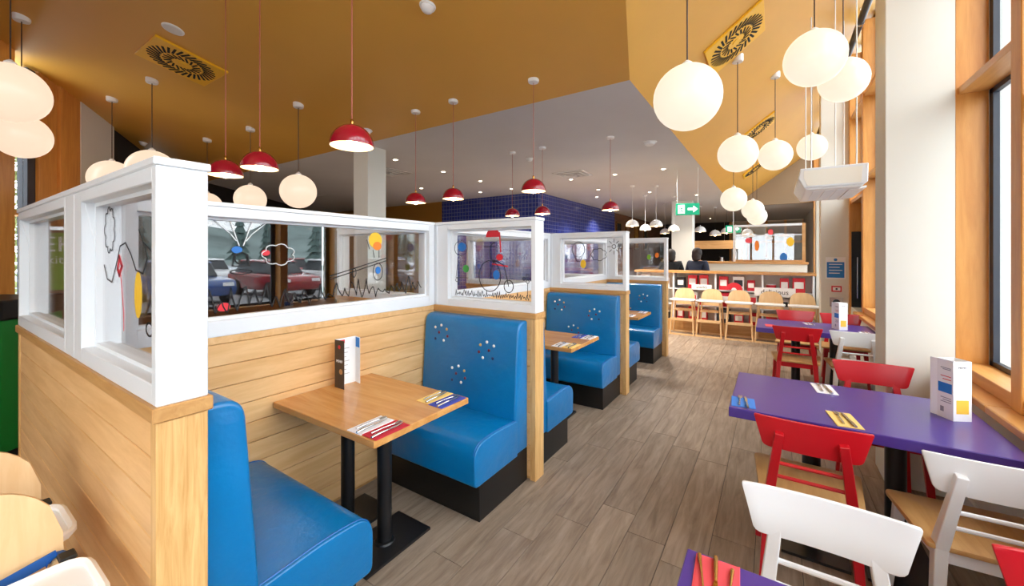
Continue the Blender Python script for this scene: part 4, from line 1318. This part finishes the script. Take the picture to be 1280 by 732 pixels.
# counter with framed screen behind the ledge
ct = thing('counter', 'cream counter with oak edge beyond the display ledge', 'counter', (-.45, 10.4, 0))
MB().box(-1.2, 1.05, 0, .4, 0, 1.33).build('front', 'cream_light', ct)
MB().box(-1.23, 1.07, -.03, .43, 1.33, 1.38).build('worktop', 'oak_top', ct, bevel=.004, seg=1)
sc_ = thing('glass_screen', 'white and oak framed glass screen with stickers above the far counter', 'glass screen', (-.45, 10.6, 1.38))
MB().box(-.33, -.28, -.03, .03, 0, .84).build('post', 'white_paint', sc_)
MB().box(.97, 1.03, -.03, .03, 0, .84).build('post', 'servery_wood', sc_)
MB().box(-.28, .97, -.03, .03, 0, .04).build('rail', 'servery_wood', sc_)
MB().box(-.28, .97, -.03, .03, .79, .84).build('rail', 'white_paint', sc_)
MB().box(-.28, .97, -.02, .02, .58, .60).build('rail', 'white_paint', sc_)
pn = MB().box(-.28, .97, -.004, .004, .04, .79).build('pane', 'pane_glass', sc_)
for x, z, rx, rz, m in ((.76, .44, .07, .10, 'ink_yellow'), (.64, .10, .07, .10, 'ink_blue'), (-.02, .48, .07, .06, 'napkin_coral'), (.14, .36, .045, .12, 'ink_orange'), (.40, .66, .05, .07, 'napkin_coral')):
    MB().prism(circ(x, z, rx, rz, 16)[:-1], 'Y', -.007, -.005).build('sticker', m, pn)
for x, z, w in ((-.02, .585, .26), (.66, .575, .20), (.38, .52, .13)):
    MB().box(x - w / 2, x + w / 2, -.034, -.022, z - .025, z + .025).build('name_plate', 'paper', sc_)

# pillar and servery far behind
MB().box(-2.42, -1.88, 12.0, 12.4, 0, ZG).build('column_far', 'cream', kind='structure')
MB().box(.62, XW, 8.62, 8.95, 0, 2.55).build('wall_return', 'cream', kind='structure')
sv = thing('servery', 'oak fronted servery counter in the dark far area', 'counter', (-1.3, 16.0, 0))
MB().box(-3.0, 1.8, 0, .8, 0, 1.05).build('front', 'servery_wood', sv)
MB().box(-3.05, 1.85, -.05, .85, 1.05, 1.10).build('worktop', 'steel', sv)
MB().box(-1.7, .4, .3, .8, 1.75, 2.05).build('canopy', 'servery_wood', sv)
for x in (-1.65, .35): MB().box(x - .04, x + .04, .5, .6, 1.10, 1.75).build('canopy_post', 'servery_wood', sv)
rn = random.Random(8)
pos = ['left end', 'left part', 'left of the middle', 'middle', 'right of the middle', 'right part', 'right end']
for k in range(7):
    t = thing('jar', 'small storage jar on the %s of the far servery counter' % pos[k], 'jar', (-3.6 + .68 * k, 16.25, 1.10), 0, 'jars on the servery')
    m = rn.choice(['paper', 'steel', 'ink_orange', 'paper_grey', 'kraft'])
    h = rn.uniform(.18, .38)
    MB().lathe([(0, 0), (.09, 0), (.10, h * .6), (.06, h * .8), (.06, h)], 14).build('body', m, t, smooth=True)
    MB().lathe([(0, h), (.07, h), (.07, h + .03), (0, h + .03)], 14).build('lid', 'black', t, smooth=True)
for k, (x, y, z) in enumerate(((-1.9, 13.6, 2.25), (-1.55, 14.2, 2.15), (-1.2, 13.9, 2.2), (-.7, 15.0, 2.2), (-1.0, 14.6, 2.3))):
    t = make_dome(['leftmost', 'second', 'middle', 'rightmost', 'fourth'][k] + ' of the cluster of glowing pendants before the dark far wall', 'white_plastic', 'black', ZG, z, 1.5, 'glowing pendants before the dark far wall', 'far_pendant')
    t.location = (x, y, z)
for x, y, z, l, rz in ((-1.9, 20.97, 2.05, 'small green sign glowing against the dark far wall', 0), (-.8, 10.9, 2.15, 'small green exit sign beside the far glass screen', 0)):
    t = thing('exit_sign', l, 'sign', (x, y, z))
    MB().box(-.16, .16, -.02, .02, -.09, .09).build('panel', 'sign_green', t)
    MB().prism([(.0, -.02), (.07, -.02), (.07, -.05), (.13, 0), (.07, .05), (.07, .02), (.0, .02)], 'Y', -.0225, -.020).build('arrow', 'sign_white', t)
    MB().box(-.12, -.03, -.0225, -.02, -.06, .06).build('doorway', 'sign_white', t)
    MB().tube([(0, 0, .09), (0, 0, (ZG if x < XB else z_light(x)) - z)], .006, 6).build('stem', 'white_metal', t)
# picture frames on the gallery wall
for k, y in enumerate((14.5, 15.6, 16.8, 18.2)):
    t = thing('picture_frame', ['nearest', 'second', 'third', 'farthest'][k] + ' gilt framed tall picture on the brown wall beyond the tiles', 'picture', (-4.8, y, 2.25), 0, 'framed pictures on the brown wall')
    m = MB()
    m.box(.0005, .04, -.28, -.22, -.5, .5).box(.0005, .04, .22, .28, -.5, .5).box(.0005, .04, -.22, .22, .44, .5).box(.0005, .04, -.22, .22, -.5, -.44)
    m.build('frame', 'brass', t)
    MB().box(.0005, .015, -.22, .22, -.44, .44).build('picture', ['dark_wall', 'brown_panel', 'ochre_wall', 'dark_wall'][k], t)

# ================================================================== LEFT CORNER
gb = thing('recycling_bin', 'tall green bin with black lid left of the nearest partition', 'bin', (-5.15, .42, 0), R(33))
MB().prism(rounded([(-.30, -.25), (.30, -.25), (.30, .25), (-.30, .25)], .04), 'Z', .06, 1.05).build('body', 'green_plastic', gb, bevel=.01, seg=2)
MB().prism(rounded([(-.32, -.27), (.32, -.27), (.32, .27), (-.32, .27)], .05), 'Z', 1.05, 1.20).build('lid', 'black', gb, bevel=.015, seg=2)
for z in (.35, .65): MB().box(-.305, .305, -.256, -.249, z, z + .03).build('rib', 'green_plastic', gb)
MB().box(-.28, .28, -.23, .23, 0, .06).build('base', 'black', gb)
rb = thing('banner_stand', 'lime green banner with white letters seen through the left glass pane', 'banner', (-4.42, .605, 0), R(62))
MB().box(-.17, .17, -.09, .09, 0, .06).build('base', 'black', rb)
MB().box(-.16, .16, -.006, .006, .06, 1.72).build('panel', 'brown_panel', rb)
MB().box(-.155, .155, -.009, -.006, 1.28, 1.70).build('lime_field', 'lime', rb)
text('EH', .16, 'paper', rb, (.04, -.0105, 1.61), (PI / 2, 0, 0))
text('kito', .085, 'paper', rb, (.04, -.0105, 1.50), (PI / 2, 0, 0))
MB().box(-.165, .165, -.012, .012, 1.72, 1.745).build('top_bar', 'steel', rb)

# ================================================================== PEOPLE behind the ledge
def person(label, loc, rz, top, h):
    t = thing('person', label, 'person', loc, rz)
    def skin(name, verts, edges, radii, m, root=0, sub=1):
        me = bpy.data.meshes.new(name)
        me.from_pydata(verts, edges, [])
        o = bpy.data.objects.new(name, me); COL.objects.link(o)
        md = o.modifiers.new('skin', 'SKIN'); md.use_smooth_shade = True
        for i, r in enumerate(radii):
            sv_ = me.skin_vertices[0].data[i]
            sv_.radius = r if isinstance(r, tuple) else (r, r)
            sv_.use_root = (i == root)
        ss = o.modifiers.new('sub', 'SUBSURF'); ss.levels = sub; ss.render_levels = sub
        dg = bpy.context.evaluated_depsgraph_get()
        me2 = bpy.data.meshes.new_from_object(o.evaluated_get(dg))
        bpy.data.objects.remove(o)
        me2.materials.clear(); me2.materials.append(MATS[m])
        me2.polygons.foreach_set('use_smooth', [True] * len(me2.polygons))
        return put(name, me2, t)
    k = h / 1.68
    V = lambda *p: tuple(q * k for q in p)
    vs = [V(0, 0, .92), V(0, .01, 1.12), V(0, .0, 1.32), V(0, .0, 1.42), V(0, .0, 1.50), V(0, -.02, 1.57), V(0, -.015, 1.64)]
    ed = [(i, i + 1) for i in range(6)]
    rd_ = [.14, .125, .14, .06, .058, .085, .06]
    for s in (-1, 1):
        n = len(vs)
        vs += [V(s * .19, 0, 1.37), V(s * .25, .02, 1.12), V(s * .24, -.12, .98), V(s * .20, -.24, 1.02), V(s * .18, -.31, 1.03)]
        ed += [(2, n), (n, n + 1), (n + 1, n + 2), (n + 2, n + 3), (n + 3, n + 4)]
        rd_ += [.06, .045, .036, .03, .014]
        for f in range(3):
            n2 = len(vs); vs.append(V(s * .20 + (f - 1) * .025, -.32, 1.0 + .012 * f)); ed.append((n + 3, n2)); rd_.append(.009)
        n = len(vs)
        vs += [V(s * .10, 0, .86), V(s * .10, -.01, .48), V(s * .11, .02, .09), V(s * .12, -.13, .04)]
        ed += [(0, n), (n, n + 1), (n + 1, n + 2), (n + 2, n + 3)]
        rd_ += [.085, .06, .045, .035]
    skin('body', vs, ed, [r * k for r in rd_], 'skin')
    jv = [V(0, 0, .84), V(0, .01, 1.10), V(0, 0, 1.31), V(0, 0, 1.40)]
    je = [(0, 1), (1, 2), (2, 3)]; jr = [.175, .165, .175, .085]
    for s in (-1, 1):
        n = len(jv); jv += [V(s * .195, 0, 1.37), V(s * .255, .02, 1.12), V(s * .245, -.11, .985), V(s * .215, -.19, 1.0)]
        je += [(2, n), (n, n + 1), (n + 1, n + 2), (n + 2, n + 3)]; jr += [.08, .066, .055, .048]
    skin('jacket', jv, je, [r * k for r in jr], top)
    pv = [V(0, 0, .90)]; pe = []; pr = [.155]
    for s in (-1, 1):
        n = len(pv); pv += [V(s * .10, 0, .84), V(s * .10, -.01, .48), V(s * .11, .01, .10)]
        pe += [(0, n), (n, n + 1), (n + 1, n + 2)]; pr += [.10, .075, .065]
    skin('trousers', pv, pe, [r * k for r in pr], 'dark_cloth')
    # hair cap with a bob, face open towards the front (-y)
    hb = MB().sphere((0, .012 * k, 1.60 * k), .107 * k, 20, 12, 1.12)
    hb.lathe([(.03 * k, 1.40 * k), (.085 * k, 1.44 * k), (.10 * k, 1.52 * k), (.09 * k, 1.60 * k)], 16, (0, .035 * k, 0))
    hb.build('hair', 'hair', t, smooth=True)
    fc = MB()
    for s in (-1, 1): fc.sphere((s * .032 * k, -.102 * k, 1.575 * k), .010 * k, 10, 6)
    fc.build('eyes', 'ink', t, smooth=True)
    MB().sphere((0, -.108 * k, 1.545 * k), .016 * k, 10, 6, 1.4).build('nose', 'skin', t, smooth=True)
    MB().sphere((0, -.098 * k, 1.508 * k), .020 * k, 10, 6, .35).build('mouth', 'napkin_coral', t, smooth=True)
    return t
person('person in a black top standing with back to the camera beyond the ledge', (-2.02, 9.95, 0), PI + .3, 'cloth_black', 1.64)
person('person in a dark navy jacket standing next to the far cream counter', (-1.42, 9.75, 0), PI - .5, 'cloth_navy', 1.66)

# ================================================================== OUTDOORS
def make_car(paint):
    t = bpy.data.objects.new('car', None); COL.objects.link(t)
    prof = rounded([(-2.05, .28), (2.0, .28), (2.08, .62), (1.95, .82), (1.0, .92), (-1.75, .95), (-2.1, .85)], [.05, .08, .1, .12, .1, .1, .08], 3)
    MB().prism(prof, 'Y', -.86, .86).build('body', paint, t, smooth=True, bevel=.04, seg=2)
    MB().prism([(1.0, .92), (.35, 1.40), (-1.2, 1.44), (-1.8, .94)], 'Y', -.72, .72).build('windows', 'car_glass', t, bevel=.03, seg=1)
    MB().prism([(.45, 1.38), (.30, 1.44), (-1.15, 1.48), (-1.3, 1.40)], 'Y', -.74, .74).build('roof', paint, t, bevel=.02, seg=1)
    for x in (-1.3, 1.3):
        for y in (-.8, .8):
            MB().lathe([(0, -.1), (.2, -.1), (.32, -.09), (.32, .09), (.2, .1), (0, .1)], 20).build('wheel', 'tyre', t, smooth=True, loc=(x, y, .32), rot=(PI / 2, 0, 0))
    for y in (-.6, .6): MB().box(2.02, 2.09, y - .16, y + .16, .62, .74).build('headlight', 'paper', t)
    return t
cars = {c: make_car('car_' + c) for c in ('blue', 'red', 'white', 'grey', 'black')}
spots = [(13, 5.5, 'blue'), (13, 8.6, 'red'), (13.2, 11.6, 'white'), (13, 14.8, 'grey'), (13.1, 18, 'blue'), (21, 9, 'white'), (21, 13, 'red'), (21.2, 17, 'black'), (21, 21, 'blue'), (21, 26, 'white'), (13, 22, 'red'), (21, 31, 'grey')]
first = set()
rows_ = {}
for x, y, c in spots:
    row = 'front' if x < 17 else 'back'
    rows_[(row, c)] = rows_.get((row, c), 0) + 1
    o_ = {1: '', 2: ', the farther one', 3: ', the farthest one'}[rows_[(row, c)]]
    l = '%s car in the %s row of the car park outside%s' % (c, row, o_)
    if c not in first:
        first.add(c); t = cars[c]; t.location = (x, y, -.15); t.rotation_euler = (0, 0, PI + random.uniform(-.03, .03))
    else:
        t = copy_tree(cars[c], (x, y, -.15), random.choice((0, PI)))
    tag(t, l, 'car', 'cars parked outside')
def make_pine():
    t = bpy.data.objects.new('conifer', None); COL.objects.link(t)
    MB().lathe([(.28, 0), (.2, 3), (.05, 9)], 8).build('trunk', 'bark', t, smooth=True)
    m = MB(); rn_ = random.Random(2)
    for q in range(7):
        z = 1.4 + q * 1.25; r = 2.3 * (1 - q / 8.2)
        n = 14; vs = [(0, 0, z + 2.2)]
        for j in range(n):
            a = 2 * PI * j / n; rr = r * (1 if j % 2 else .72) * rn_.uniform(.85, 1.1)
            vs.append((rr * math.cos(a), rr * math.sin(a), z - rr * .12))
        m.add(vs, [(0, 1 + j, 1 + (j + 1) % n) for j in range(n)] + [tuple(range(1, n + 1))])
    m.build('crown', 'pine', t)
    return t
pine = make_pine()
rn = random.Random(17)
for i in range(26):
    t = pine if i == 0 else copy_tree(pine)
    t.location = (62 + rn.uniform(-3, 5), -14 + 5.2 * i + rn.uniform(-.4, .4), -.2)
    s = rn.uniform(.75, 1.1); t.scale = (s, s, s); t.rotation_euler = (0, 0, rn.uniform(0, 6))
    tag(t, 'dark conifer in the row of trees beyond the car park', 'tree', 'conifers beyond the car park')
lt = thing('birch_tree', 'pale leafy tree outside the window at the far left', 'tree', (-10.4, .75, -.15))
MB().tube([(0, 0, 0), (.05, 0, 1.6), (-.04, .05, 3.2), (.0, 0, 5.0)], [.14, .11, .08, .03], 10).build('trunk', 'bark', lt, smooth=True)
m = MB(); rn = random.Random(5)
for i in range(5200):
    a = rn.uniform(0, 2 * PI); u = rn.uniform(-1, 1); rr = rn.uniform(.25, 1) ** .5
    q = math.sqrt(1 - u * u)
    c = Vector((1.5 * rr * q * math.cos(a), 1.5 * rr * q * math.sin(a), 3.0 + 2.4 * rr * u))
    d1 = Vector((rn.uniform(-1, 1), rn.uniform(-1, 1), rn.uniform(-1, 1))).normalized() * .07
    d2 = d1.orthogonal().normalized() * .03
    m.add([c - d1, c + d2, c + d1, c - d2], [(0, 1, 2, 3)])
m.build('foliage', 'leaf', lt, kind='stuff')
